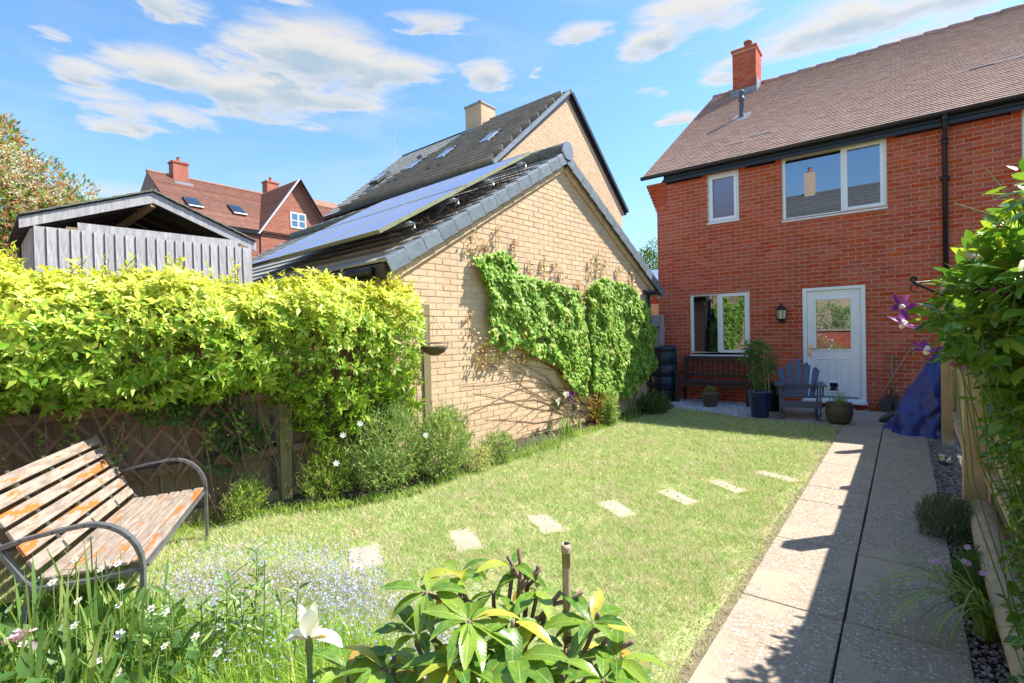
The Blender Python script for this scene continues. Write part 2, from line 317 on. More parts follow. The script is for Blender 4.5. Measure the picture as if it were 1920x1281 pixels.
def paving():
    m, nt, p = base_mat('aggregate_paving'); co = objco(nt)
    geo = nt.nodes.new('ShaderNodeNewGeometry'); pos = geo.outputs['Position']; oi = nt.nodes.new('ShaderNodeObjectInfo').outputs['Random']
    n1 = NN(nt, 'ShaderNodeTexNoise', inp={'Scale': 2.2, 'Detail': 5, 'Roughness': .6}); LK(nt, pos, n1.inputs['Vector'])
    n2 = NN(nt, 'ShaderNodeTexNoise', inp={'Scale': 60, 'Detail': 4, 'Roughness': .7}); LK(nt, pos, n2.inputs['Vector'])
    basec = MIXC(nt, SMOOTH(nt, n2.outputs[0], .3, .7), (.41, .325, .235), (.28, .22, .165))
    smoothc = MIXC(nt, n2.outputs[0], (.46, .37, .27), (.38, .30, .215))
    vo = NN(nt, 'ShaderNodeTexVoronoi', feature='F1', inp={'Scale': 56.0, 'Randomness': 1.0})
    dv = NN(nt, 'ShaderNodeVectorMath', operation='MULTIPLY_ADD'); LK(nt, n2.outputs[1], dv.inputs[0]); dv.inputs[1].default_value = (.016, .016, .016); LK(nt, pos, dv.inputs[2]); LK(nt, dv.outputs[0], vo.inputs['Vector'])
    sp = nt.nodes.new('ShaderNodeSeparateXYZ'); LK(nt, vo.outputs['Color'], sp.inputs[0])
    chip = MATH(nt, 'MULTIPLY', MATH(nt, 'GREATER_THAN', sp.outputs[0], .58), MATH(nt, 'LESS_THAN', vo.outputs['Distance'], .42))
    dark = MATH(nt, 'MULTIPLY', MATH(nt, 'LESS_THAN', sp.outputs[0], .2), MATH(nt, 'LESS_THAN', vo.outputs['Distance'], .45))
    chipc = MIXC(nt, sp.outputs[1], (.62, .55, .47), (.42, .35, .29))
    worn = SMOOTH(nt, MATH(nt, 'ADD', n1.outputs[0], MATH(nt, 'MULTIPLY', oi, .10)), .38, .54)     # worn places show the chips
    c = MIXC(nt, worn, smoothc, basec); c = MIXC(nt, MATH(nt, 'MULTIPLY', chip, worn), c, chipc); c = MIXC(nt, MATH(nt, 'MULTIPLY', MATH(nt, 'MULTIPLY', dark, worn), .4), c, (.09, .075, .06))
    LK(nt, c, p.inputs['Base Color']); p.inputs['Roughness'].default_value = .85
    h = MATH(nt, 'ADD', MATH(nt, 'MULTIPLY', chip, worn), n2.outputs[0]); b = NN(nt, 'ShaderNodeBump', inp={'Strength': .5, 'Distance': .004}); LK(nt, h, b.inputs['Height']); LK(nt, b.outputs[0], p.inputs['Normal'])
    return m
M['paving'] = paving()
M['step_stone'] = pbr('step_stone', (.45, .39, .29), (.35, .30, .22), 7, .9, .6, 60, c3=(.50, .36, .22), sc3=6, f3=(.55, .75))
def groundmat(name, ca, cb, cc):
    m, nt, p = base_mat(name); pos = nt.nodes.new('ShaderNodeNewGeometry').outputs['Position']
    n1 = NN(nt, 'ShaderNodeTexNoise', inp={'Scale': 2.2, 'Detail': 8, 'Roughness': .7}); LK(nt, pos, n1.inputs['Vector'])
    n2 = NN(nt, 'ShaderNodeTexNoise', inp={'Scale': 90, 'Detail': 3}); LK(nt, pos, n2.inputs['Vector'])
    c = MIXC(nt, SMOOTH(nt, n1.outputs[0], .42, .62), ca, cb); c = MIXC(nt, SMOOTH(nt, n2.outputs[0], .45, .7), c, cc)
    LK(nt, c, p.inputs['Base Color']); p.inputs['Roughness'].default_value = .95
    b = NN(nt, 'ShaderNodeBump', inp={'Strength': .8, 'Distance': .01}); LK(nt, n2.outputs[0], b.inputs['Height']); LK(nt, b.outputs[0], p.inputs['Normal'])
    return m
M['lawn'] = groundmat('lawn', (.34, .42, .14), (.52, .47, .27), (.36, .34, .17))
M['ground'] = groundmat('ground', (.07, .08, .03), (.10, .09, .05), (.05, .05, .03))

# leaf colour families
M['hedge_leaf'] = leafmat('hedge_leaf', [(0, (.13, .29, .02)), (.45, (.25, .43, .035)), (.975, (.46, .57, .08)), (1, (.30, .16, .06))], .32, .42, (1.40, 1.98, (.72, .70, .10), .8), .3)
M['ivy_leaf'] = leafmat('ivy_leaf', [(0, (.13, .28, .03)), (.5, (.26, .46, .06)), (.9, (.46, .60, .12)), (1, (.45, .34, .09))], .35, .5, None, .22)
M['ivy_young'] = leafmat('ivy_young', [(0, (.30, .30, .05)), (.5, (.36, .24, .06)), (1, (.30, .13, .06))], .4, .4)
M['clem_leaf'] = leafmat('clem_leaf', [(0, (.06, .17, .025)), (.6, (.12, .27, .035)), (1, (.24, .42, .06))], .36, .34, (1.55, 1.95, (.48, .60, .07), .85))
M['rhodo_leaf'] = leafmat('rhodo_leaf', [(0, (.06, .17, .02)), (.5, (.14, .28, .03)), (.84, (.30, .42, .05)), (.93, (.62, .48, .07)), (1, (.45, .22, .07))], .32, .26, spec=.6)
M['shrub_leaf'] = leafmat('shrub_leaf', [(0, (.15, .28, .06)), (.5, (.27, .41, .11)), (1, (.42, .52, .20))], .35, .45)
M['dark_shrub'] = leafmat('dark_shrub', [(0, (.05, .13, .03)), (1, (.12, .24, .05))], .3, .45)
def midrib(m):
    nt = m.node_tree; p = nt.nodes['Principled BSDF']; src = p.inputs['Base Color'].links[0].from_socket; s_ = nt.nodes.new('ShaderNodeSeparateXYZ'); LK(nt, objco(nt), s_.inputs[0])
    ay = MATH(nt, 'ABSOLUTE', s_.outputs[1]); f = SMOOTH(nt, ay, .016, .004); wv = MATH(nt, 'SINE', MATH(nt, 'MULTIPLY', MATH(nt, 'SUBTRACT', s_.outputs[0], MATH(nt, 'MULTIPLY', ay, .8)), 75.0))
    nz = NN(nt, 'ShaderNodeTexNoise', inp={'Scale': 6.0, 'Detail': 4}); LK(nt, objco(nt), nz.inputs['Vector'])
    c = MIXC(nt, MATH(nt, 'MULTIPLY', f, .6), src, (.50, .56, .16)); c = MIXC(nt, MATH(nt, 'MULTIPLY', SMOOTH(nt, nz.outputs[0], .45, .7), .35), c, (.36, .44, .05)); c = MIXC(nt, SMOOTH(nt, nz.outputs[0], .71, .735), c, (.20, .09, .04))
    LK(nt, c, p.inputs['Base Color']); b = NN(nt, 'ShaderNodeBump', inp={'Strength': .12, 'Distance': .02}); LK(nt, MATH(nt, 'ADD', MATH(nt, 'MULTIPLY', wv, .03), f), b.inputs['Height']); LK(nt, b.outputs[0], p.inputs['Normal'])
midrib(M['rhodo_leaf']); midrib(M['clem_leaf'])
M['lavender'] = leafmat('lavender', [(0, (.09, .13, .08)), (1, (.20, .25, .17))], .2, .6)
M['grass'] = leafmat('grass', [(0, (.38, .50, .14)), (.45, (.55, .63, .24)), (.62, (.60, .64, .27)), (.76, (.74, .68, .42)), (1, (.80, .72, .54))], .35, .6, spec=.2)
M['straw'] = leafmat('straw', [(0, (.42, .42, .20)), (.5, (.60, .54, .36)), (1, (.66, .60, .48))], .3, .6, spec=.2)
M['weed'] = leafmat('weed', [(0, (.18, .38, .05)), (.6, (.38, .54, .08)), (1, (.58, .64, .17))], .4, .5)
M['blade'] = leafmat('blade', [(0, (.14, .28, .08)), (.6, (.24, .38, .10)), (1, (.42, .50, .16))], .4, .35)
M['photinia'] = leafmat('photinia', [(0, (.12, .26, .05)), (.4, (.28, .38, .11)), (.58, (.50, .32, .20)), (1, (.55, .24, .15))], .35, .35)
M['blossom'] = leafmat('blossom', [(0, (.62, .56, .42)), (1, (.80, .76, .62))], .3, .6)
M['far_leaf'] = leafmat('far_leaf', [(0, (.07, .15, .03)), (1, (.18, .30, .05))], .3, .5)
M['petal_white'] = leafmat('petal_white', [(0, (.80, .80, .76)), (1, (.86, .86, .84))], .3, .5)
M['petal_pink'] = leafmat('petal_pink', [(0, (.75, .45, .60)), (1, (.80, .60, .70))], .3, .5)
M['petal_lilac'] = leafmat('petal_lilac', [(0, (.50, .35, .70)), (1, (.62, .48, .78))], .3, .5)
M['petal_blue'] = leafmat('petal_blue', [(0, (.34, .38, .66)), (1, (.52, .54, .76))], .3, .5)
M['petal_purple'] = leafmat('petal_purple', [(0, (.14, .02, .22)), (.7, (.25, .04, .36)), (1, (.45, .12, .50))], .35, .35)
M['yellow'] = pbr('yellow', (.75, .50, .05), None, 5, .6)

# ------------------------------------------------------------------ leaves
def T_leaf(w=.22, droop=.12, fold=.06):
    return (np.array([(0, 0, 0), (.45, -w, 0), (1, 0, -droop), (.45, w, 0), (.45, 0, -fold)], float), np.array([(0, 1, 4), (1, 2, 4), (2, 3, 4), (3, 0, 4)]))
def T_oval(w=.25, droop=.12, fold=.05):
    return (np.array([(0, 0, 0), (.15, -w * .62, 0), (.48, -w, -.01), (.80, -w * .55, -droop * .5), (1, 0, -droop), (.80, w * .55, -droop * .5), (.48, w, -.01), (.15, w * .62, 0), (.3, 0, -fold), (.72, 0, -fold - droop * .3)], float),
            np.array([(0, 1, 8), (1, 2, 8), (2, 9, 8), (2, 3, 9), (3, 4, 9), (4, 5, 9), (5, 6, 9), (6, 8, 9), (6, 7, 8), (7, 0, 8)]))
def T_ivy():
    v = [(0, 0, 0), (.12, -.38, 0), (.45, -.50, -.06), (.55, -.22, .0), (1, 0, -.12), (.55, .22, 0), (.45, .50, -.06), (.12, .38, 0), (.4, 0, .04)]
    return (np.array(v, float), np.array([(0, 1, 8), (1, 2, 8), (2, 3, 8), (3, 4, 8), (4, 5, 8), (5, 6, 8), (6, 7, 8), (7, 0, 8)]))
def T_big(w=.2):      # long leathery leaf with a curved midrib
    xs = [0, .08, .3, .55, .8, 1]; ws = [0, .35, .9, 1, .62, 0]; zs = [0, .02, .05, .03, -.05, -.16]
    v = []; f = []
    for x, a, z in zip(xs, ws, zs): v += [(x, -a * w, z + .05 * a), (x, 0, z), (x, a * w, z + .05 * a)]
    for i in range(5): f += [(3 * i, 3 * i + 3, 3 * i + 4), (3 * i, 3 * i + 4, 3 * i + 1), (3 * i + 1, 3 * i + 4, 3 * i + 5), (3 * i + 1, 3 * i + 5, 3 * i + 2)]
    return (np.array(v, float), np.array(f))
def norm(a): return a / (np.linalg.norm(a, axis=1, keepdims=True) + 1e-9)
def leaves_mesh(name, P, D, Nn, L, tmpl, mat, smooth=False):
    V, F = tmpl; x = norm(D); z = norm(Nn - x * np.sum(Nn * x, 1, keepdims=True)); y = np.cross(z, x); L = np.asarray(L).reshape(-1, 1, 1)
    W = P[:, None, :] + L * (V[None, :, 0:1] * x[:, None] + V[None, :, 1:2] * y[:, None] + V[None, :, 2:3] * z[:, None])
    n = len(P); FF = (F[None] + (np.arange(n) * len(V))[:, None, None]).reshape(-1, F.shape[1])
    return np_mesh(name, W.reshape(-1, 3), FF, mat, smooth)
def leaves(name, P, D, Nn, L, tmpl, mat, parent=None, kind='stuff', label=None, smooth=False):
    o = bpy.data.objects.new(name, leaves_mesh(name, P, D, Nn, L, tmpl, mat, smooth)); link(o, parent)
    return tag(o, label, kind=kind)
def rdir(n, up=0): 
    d = rs.normal(size=(n, 3)); d[:, 2] += up; return norm(d)
def blades_mesh(name, P, D, L, W, mat, seg=3, curl=.5):
    """grass-like strips: P base, D lean direction (horizontal comps), curved"""
    n = len(P); L = np.asarray(L).reshape(-1, 1); D = D.copy(); lean = norm(np.c_[D[:, :2], np.zeros(n)]); side = np.c_[-lean[:, 1], lean[:, 0], np.zeros(n)]
    amt = np.linalg.norm(D[:, :2], axis=1, keepdims=True); V = np.zeros((n, seg * 2 + 1, 3)); W = np.broadcast_to(np.asarray(W, float).reshape(-1, 1), (n, 1))
    for i in range(seg + 1):
        t = i / seg; ang = amt * (t ** 1.3) * (1 + curl)
        c = P + lean * L * t * np.sin(np.minimum(ang, 2.2)) * .9 + np.array([0, 0, 1]) * L * t * np.cos(np.minimum(ang, 2.0) * .9)
        if i == seg: V[:, 2 * seg] = c
        else:
            ww = W * (1 - t * .6) * .5; V[:, 2 * i] = c - side * ww; V[:, 2 * i + 1] = c + side * ww
    F = []
    for i in range(seg - 1): a = 2 * i; F += [(a, a + 1, a + 3), (a, a + 3, a + 2)]
    F.append((2 * seg - 2, 2 * seg - 1, 2 * seg)); F = np.array(F)
    FF = (F[None] + (np.arange(n) * (2 * seg + 1))[:, None, None]).reshape(-1, 3)
    return np_mesh(name, V.reshape(-1, 3), FF, mat)
def blades(name, P, D, L, W, mat, parent=None, kind=None, seg=3, curl=.5):
    o = bpy.data.objects.new(name, blades_mesh(name, P, D, L, W, mat, seg, curl)); link(o, parent); return tag(o, kind=kind)
def flower_mesh(name, P, r, mat, petals=5, up=None, cup=.25):
    n = len(P); Nn = rdir(n, 1.2) if up is None else up; ref = norm(np.cross(Nn, rdir(n))); b = np.cross(Nn, ref); r = np.broadcast_to(np.asarray(r, float).reshape(-1, 1), (n, 1))
    V = [P]; F = []
    for k in range(petals):
        a = 2 * math.pi * k / petals; hw = math.pi / petals * .85
        e = lambda q, s: P + (ref * math.cos(q) + b * math.sin(q)) * r * s + Nn * r * cup * s
        i = len(V); V += [e(a - hw, .75), e(a, 1.05), e(a + hw, .75)]; F += [(0, i, i + 1), (0, i + 1, i + 2)]
    m = len(V); V = np.stack(V, 1).reshape(-1, 3); F = np.array(F); FF = (F[None] + (np.arange(n) * m)[:, None, None]).reshape(-1, 3)
    return np_mesh(name, V, FF, mat)

# ------------------------------------------------------------------ brick walls
def box_mesh(name, d, mat, bev=0): return MB().box((0, 0, 0), d).mesh(name, mat, bev=bev)
def in_frame(p):
    q = project(p)
    return q[2] if q and -20 < q[0] < 1940 and -20 < q[1] < 1300 else None
def brick_wall(parent, W2, org, ax, nrm, z0, courses, intervals, bmat, mmat, limit=300, blen=.225, bh=.075, skip=None, mortar_name='mortar'):
    """W2: world matrix of parent; org/ax/nrm local vectors; intervals(z)->[(a,b)] spans along ax"""
    ax = Vector(ax); nrm = Vector(nrm); org = Vector(org); g = .012; dep = .007
    full = []; cut = MB(); mort = MB()
    for i in range(courses):
        za = z0 + i * bh; zm = za + bh / 2; off = (blen / 2 if i % 2 else 0)
        for (a, b) in intervals(zm):
            ia = [s for s in intervals(za + .002) if s[0] < b and s[1] > a] or [(a, b)]; ib = [s for s in intervals(za + bh - .002) if s[0] < b and s[1] > a]
            A, B = (ia[0][0], ia[-1][1]); Cc, Dd = ((ib[0][0], ib[-1][1]) if ib else ((a + b) / 2, (a + b) / 2))
            if len(ia) > 1 or len(ib) > 1: A, B, Cc, Dd = a, b, a, b
            mort.add([org + ax * A + Vector((0, 0, za)), org + ax * B + Vector((0, 0, za)), org + ax * Dd + Vector((0, 0, za + bh)), org + ax * Cc + Vector((0, 0, za + bh))], [(0, 1, 2, 3)])
            k = math.floor((a - off) / blen)
            while off + k * blen < b:
                x0 = off + k * blen + g / 2; x1 = x0 + blen - g; k += 1
                y0 = max(x0, a); y1 = min(x1, b)
                if y1 - y0 < .03: continue
                c = org + ax * ((y0 + y1) / 2) + Vector((0, 0, zm)) + nrm * (dep * .5 - .003 + rnd.uniform(-.0015, .002))
                if skip and skip((y0 + y1) / 2, zm): continue
                if y1 - y0 > blen - g - .002:
                    wz = in_frame(W2 @ c); full.append((wz if wz else 999, c))
                else: cut.bar(c - ax * (y1 - y0) / 2, c + ax * (y1 - y0) / 2, dep, bh - g)
    full.sort(key=lambda q: q[0])
    R = Matrix((ax, Vector((0, 0, 1)).cross(ax), Vector((0, 0, 1)))).transposed().to_euler()
    me = box_mesh('brick', (blen - g, dep, bh - g), bmat)
    for d, c in full[:limit]:
        if d > 900: break
        inst('brick', me, parent, c, R)
    rest = MB()
    for d, c in full[limit:]: rest.bar(c - ax * (blen - g) / 2, c + ax * (blen - g) / 2, dep, bh - g)
    rest.v += []; b0 = len(rest.v); rest.v += cut.v; rest.f += [tuple(b0 + i for i in f) for f in cut.f]
    if rest.f: rest.ob('brickwork', bmat, parent, kind='stuff')
    mort.ob(mortar_name, mmat, parent)

def tile_roof(parent, W2, org, ax, up, n, width, length, gauge, tw, mat, limit=300, th=.014, mask=None, rough=.003, name='roof_tile', aname='roof_tiles'):
    """tiles in courses; org = lower corner, ax along the eave, up = up the slope"""
    ax = Vector(ax).normalized(); up = Vector(up).normalized(); n = Vector(n).normalized(); org = Vector(org); lst = []
    rows = int(round(length / gauge)); gauge = length / rows; tl = gauge * 1.12
    ang = math.asin(min(.5, th * 1.1 / tl)); u2 = (up * math.cos(ang) - n * math.sin(ang)); n2 = (n * math.cos(ang) + up * math.sin(ang))
    for r in range(rows):
        off = (tw / 2 if r % 2 else 0); k = -1
        while off + k * tw < width:
            a = max(0, off + k * tw); b = min(width, off + (k + 1) * tw); k += 1
            if b - a < .02: continue
            if mask and not mask((a + b) / 2, r * gauge + gauge / 2): continue
            base = org + ax * ((a + b) / 2) + up * (r * gauge - .01) + n * (th * 1.15 + rnd.uniform(0, rough)) ; c = base + u2 * tl / 2
            full = (b - a) > tw * .98
            wz = in_frame(W2 @ c) if full else None
            lst.append(((wz if wz else 999), c, b - a - .004, full))
    lst.sort(key=lambda q: q[0]); Rm = Matrix((ax, u2, n2)).transposed(); me = MB().box((0, 0, 0), (tw - .004, tl, th)).mesh(name, mat); e = Rm.to_euler(); rest = MB(); cnt = 0
    for d, c, wd, full in lst:
        if cnt < limit and d < 900 and full: inst(name, me, parent, c, e); cnt += 1
        else: rest.box(c, (wd, tl, th), Rm)
    if rest.f: rest.ob(aname, mat, parent, kind='stuff')

def spans(lo, hi, holes, z):
    """[lo,hi] minus openings (a0,a1,z0,z1)"""
    s = [(lo, hi)]
    for (a0, a1, b0, b1) in holes:
        if b0 <= z <= b1:
            o = []
            for a, b in s:
                if a1 <= a or a0 >= b: o.append((a, b)); continue
                if a < a0: o.append((a, a0))
                if a1 < b: o.append((a1, b))
            s = o
    return s

# ================================================================== SETTING: ground, lawn, path
def sheet(name, poly, z, mat, kind='structure'):
    return MB().add([(x, y, z) for x, y in poly], [tuple(range(len(poly)))]).ob(name, mat, kind=kind)
sheet('ground', [(-300, -300), (300, -300), (300, 300), (-300, 300)], -0.03, M['ground'])
LAWN = [(-.73, -.6), (-.73, 8.93), (-2.1, 9.02), (-3.5, 9.75), (-3.72, 8.2), (-3.72, 7.3), (-3.8, 6.5), (-3.68, 5.2), (-3.74, 4.2), (-3.66, 3.1), (-3.85, 2.5), (-4.2, 2.2), (-4.6, 1.7), (-4.9, -.6)]
# gently uneven turf
def inpoly(x, y, P):
    x = np.asarray(x); y = np.asarray(y); c = np.zeros(x.shape, bool); n = len(P)
    for i in range(n):
        x0, y0 = P[i]; x1, y1 = P[(i + 1) % n]
        if y0 == y1: continue
        c ^= ((y0 > y) != (y1 > y)) & (x < (x1 - x0) * (y - y0) / (y1 - y0) + x0)
    return c
sheet('lawn', LAWN, 0.0, M['lawn'])
# soil bed under the hedge and along the garage, slightly mounded
bed = MB(); edge = [(-3.5, 9.75), (-3.72, 8.2), (-3.72, 7.3), (-3.8, 6.5), (-3.68, 5.2), (-3.74, 4.2), (-3.66, 3.1), (-3.85, 2.5), (-4.2, 2.2), (-4.6, 1.7), (-4.9, -.6)]
far = [(-3.86, 9.9), (-3.95, 8.2), (-3.99, 7.4), (-4.05, 6.6), (-4.13, 5.3), (-4.2, 4.3), (-4.28, 3.45), (-4.55, 2.55), (-4.75, 2.2), (-4.95, 1.7), (-5.3, -.6)]
vs = []
for (a, b), (c, d) in zip(edge, far): vs += [(a + .1, b, -.012), ((a + c) / 2, (b + d) / 2, .05), (c - .1, d, .10)]
fs = []
for i in range(len(edge) - 1):
    for k in range(2): fs.append((3 * i + k, 3 * i + k + 1, 3 * i + 4 + k, 3 * i + 3 + k))
bed.add(vs, fs); bed.ob('soil_border', M['soil'], kind='structure')

path = MB().add([(-.74, -1.5, -.008), (.24, -1.5, -.008), (.24, 9, -.008), (-.74, 9, -.008)], [(0, 1, 2, 3)]).ob('path', M['soil'], kind='structure')
def slab(x0, x1, y0, y1, par, name='paving_slab', top=.022, mat='paving', g=.0035, tilt=.003, label=None):
    o = MB().box((0, 0, 0), (x1 - x0 - 2 * g, y1 - y0 - 2 * g, .05)).ob(name, M[mat], par, bev=.004, label=label)
    o.location = ((x0 + x1) / 2, (y0 + y1) / 2, top - .025); o.rotation_euler = (rnd.uniform(-tilt, tilt), rnd.uniform(-tilt, tilt), rnd.uniform(-.004, .004)); return o
YL = [-1.5, -.9, .1, 1.06, 2.03, 2.99, 3.96, 4.93, 5.42, 6.42, 6.9, 7.9, 8.93]
YR = [-1.4, -.4, .57, 1.08, 2.04, 3.0, 3.93, 4.89, 5.40, 6.4, 7.0, 7.92, 8.93]
for a, b in zip(YL[:-1], YL[1:]): slab(-.735, -.255, a, b, path)
for a, b in zip(YR[:-1], YR[1:]): slab(-.25, .225, a, b, path)
patio = MB().add([(-2.16, 8.94, -.004), (.6, 8.94, -.004), (.6, 10.98, -.004), (-2.16, 10.98, -.004)], [(0, 1, 2, 3)]).ob('patio', M['soil'], kind='structure')
xs = [-2.14, -1.62, -1.12, -.735, -.25, .22, .58]; ys = [8.95, 9.55, 10.15, 10.8]
for i in range(6):
    for j in range(3): slab(xs[i], xs[i + 1], ys[j], ys[j + 1], patio, label=None)
sheet('gravel_strip', [(.225, -1), (.5, -1), (.5, 8.9), (.225, 8.9)], -.006, M['soil'])
sheet('white_gravel_bed', [(-3.85, 9.7), (-2.1, 9.05), (-2.1, 10.99), (-4.3, 10.99), (-4.3, 10)], .003, M['white_stone'])

# pebbles (countless)
def pebbles(name, P, r, mat):
    n = len(P); V0 = np.array([(1, 0, 0), (-1, 0, 0), (0, 1, 0), (0, -1, 0), (0, 0, .7), (0, 0, -.7)], float)
    F0 = np.array([(0, 2, 4), (2, 1, 4), (1, 3, 4), (3, 0, 4), (2, 0, 5), (1, 2, 5), (3, 1, 5), (0, 3, 5)])
    a = rs.uniform(0, 6.28, n); s = rs.uniform(.6, 1.3, (n, 3)) * np.asarray(r).reshape(-1, 1); V = V0[None] * s[:, None]; ca, sa = np.cos(a)[:, None], np.sin(a)[:, None]
    X = V[:, :, 0] * ca - V[:, :, 1] * sa; Y = V[:, :, 0] * sa + V[:, :, 1] * ca; Z = V[:, :, 2] + V[:, :, 0] * rs.uniform(-.3, .3, (n, 1))
    W = np.stack([X, Y, Z], 2) + P[:, None]; FF = (F0[None] + (np.arange(n) * 6)[:, None, None]).reshape(-1, 3)
    o = bpy.data.objects.new(name, np_mesh(name, W.reshape(-1, 3), FF, mat, True)); link(o); return tag(o, kind='stuff')
n = 9000; P = np.c_[rs.uniform(.215, .52, n), rs.uniform(1.6, 8.8, n), rs.uniform(-.003, .016, n)]
o = pebbles('gravel', P, rs.uniform(.007, .016, n), M['pink_stone']); o['label'] = 'pinkish brown gravel between the path and the right fence'
n = 7000; P = np.c_[rs.uniform(-4.2, -2.0, n), rs.uniform(9.05, 10.97, n), rs.uniform(.0, .02, n)]; k = P[:, 1] > 9.72 - (P[:, 0] + 3.85) * .36
P = P[k]; o = pebbles('white_gravel', P, rs.uniform(.012, .026, len(P)), M['white_stone']); o['label'] = 'white stone chippings below the dark bench by the house'
P = np.array([(rnd.uniform(-1.9, .3), rnd.uniform(10.8, 10.95), .02) for _ in range(60)]); o = pebbles('scattered_chippings', P, rs.uniform(.015, .03, 60), M['white_stone']); o['label'] = 'scattered white chippings along the house wall by the door'

sheet('worn_soil_strip', [(-.78, .2), (-.77, 1.5), (-.80, 2.4), (-.78, 3.4), (-.80, 4.3), (-.77, 5.5), (-.78, 7), (-.76, 8.9), (-.735, 8.9), (-.735, .2)], .004, M['dry_soil'])
# stepping stones
SP = [[(-3.12, 2.06), (-3.02, 2.27), (-2.7, 2.06), (-2.79, 1.85)], [(-2.77, 2.71), (-2.67, 2.86), (-2.32, 2.64), (-2.43, 2.46)], [(-2.48, 3.31), (-2.36, 3.45), (-2.01, 3.24), (-2.13, 3.07)],
      [(-2.16, 3.91), (-2.06, 4.08), (-1.72, 3.85), (-1.8, 3.67)], [(-1.85, 4.49), (-1.77, 4.66), (-1.4, 4.43), (-1.47, 4.26)], [(-1.56, 5.09), (-1.48, 5.22), (-1.14, 4.98), (-1.21, 4.83)], [(-1.26, 5.65), (-1.19, 5.8), (-.78, 5.6), (-.87, 5.45)]]
SL = ['stepping stone nearest the bench, squarish and cracked pale buff', 'second stepping stone from the bench, tilted with a dark gap on its left edge', 'third stepping stone from the bench with a pale worn patch in the middle',
      'middle stepping stone of the row of seven, pale with a brown corner', 'fifth stepping stone from the bench, third from the concrete path', 'sixth stepping stone from the bench, next but one to the path', 'stepping stone touching the concrete path, last of the row']
for i, q in enumerate(SP):
    c = [sum(p[k] for p in q) / 4 for k in (0, 1)]; n_ = 6; pts = []
    for a in range(4):
        p0, p1 = q[a], q[(a + 1) % 4]
        for t in range(5): pts.append((p0[0] + (p1[0] - p0[0]) * t / 5 - c[0] + rnd.uniform(-.006, .006), p0[1] + (p1[1] - p0[1]) * t / 5 - c[1] + rnd.uniform(-.006, .006)))
    mb = MB(); N = len(pts); vs = [(x, y, -.03) for x, y in pts] + [(x, y, .004) for x, y in pts] + [(x * .96, y * .96, .009 + rnd.uniform(-.001, .001)) for x, y in pts]
    mb.add(vs, [(a, (a + 1) % N, N + (a + 1) % N, N + a) for a in range(N)] + [(N + a, N + (a + 1) % N, 2 * N + (a + 1) % N, 2 * N + a) for a in range(N)] + [tuple(range(2 * N, 3 * N))])
    o = mb.ob('stepping_stone', M['step_stone']); o.location = (c[0], c[1], 0); tag(o, SL[i], 'stepping stone', 'stepping stones across the lawn')

def stone_edges():
    P = []
    for q in SP:
        for a in range(4):
            p0, p1 = q[a], q[(a + 1) % 4]
            for _ in range(70): t = rnd.random(); P.append((p0[0] + (p1[0] - p0[0]) * t + rnd.gauss(0, .012), p0[1] + (p1[1] - p0[1]) * t + rnd.gauss(0, .012), 0))
    P = np.array(P); n = len(P); a = rs.uniform(0, 6.28, n); q_ = rs.uniform(.6, 1.8, n); o = blades('stone_edge_grass', P, np.c_[np.cos(a) * q_, np.sin(a) * q_, q_ * 0], rs.uniform(.02, .055, n), rs.uniform(.003, .006, n), M['grass'], None, 'stuff'); o['label'] = 'grass creeping over the edges of the stepping stones'
stone_edges()
# grass blades: denser near the camera
def grass():
    N = 900000; x = rs.uniform(-4.95, -.70, N); y = rs.uniform(-.2, 9.8, N); d = np.hypot(x, y)
    az = np.arctan2(x, y); vis = (az > R_(-88)) & (d > .9)
    prob = np.clip(1.0 * (3.2 / np.maximum(d, 1.5)) ** 1.15, 0.12, 1); patch = noise3(np.c_[x, y, x * 0], 2.2) * .5 + noise3(np.c_[x, y, x * 0], 6.3, 2) * .5
    prob *= np.clip(.95 + .35 * patch, .35, 1)
    k = vis & (rs.uniform(size=N) < prob) & inpoly(x, y, LAWN)
    for q in SP: k &= ~inpoly(x, y, [(a * 1 , b) for a, b in q])
    edge = (x > -.84 + .05 * np.sin(y * 2.1) + .04 * np.sin(y * 7.3)); k &= ~(edge & (rs.uniform(size=N) < .6))
    x, y, d, patch = x[k], y[k], d[k], patch[k]; n = len(x)
    h = rs.uniform(.012, .034, n) * (1 + .45 * patch) * rs.choice([1, 1, 1, 1.6], n); wd = .0025 * np.clip(d / 2.2, .9, 3.2) * rs.uniform(.6, 1.7, n)
    a = rs.uniform(0, 6.28, n); lean = rs.uniform(.2, 1.25, n) * h; s = np.c_[-np.sin(a), np.cos(a)] * (wd / 2)[:, None]
    V = np.zeros((n, 3, 3)); V[:, 0, 0] = x - s[:, 0]; V[:, 0, 1] = y - s[:, 1]; V[:, 1, 0] = x + s[:, 0]; V[:, 1, 1] = y + s[:, 1]
    b = rs.uniform(0, 6.28, n); V[:, 2, 0] = x + np.cos(b) * lean; V[:, 2, 1] = y + np.sin(b) * lean; V[:, 2, 2] = h
    o = bpy.data.objects.new('grass', np_mesh('grass', V.reshape(-1, 3), np.arange(3 * n).reshape(-1, 3), M['turf'])); link(o)
    tag(o, 'short mown grass with dry straw-coloured patches', 'grass', kind='stuff')
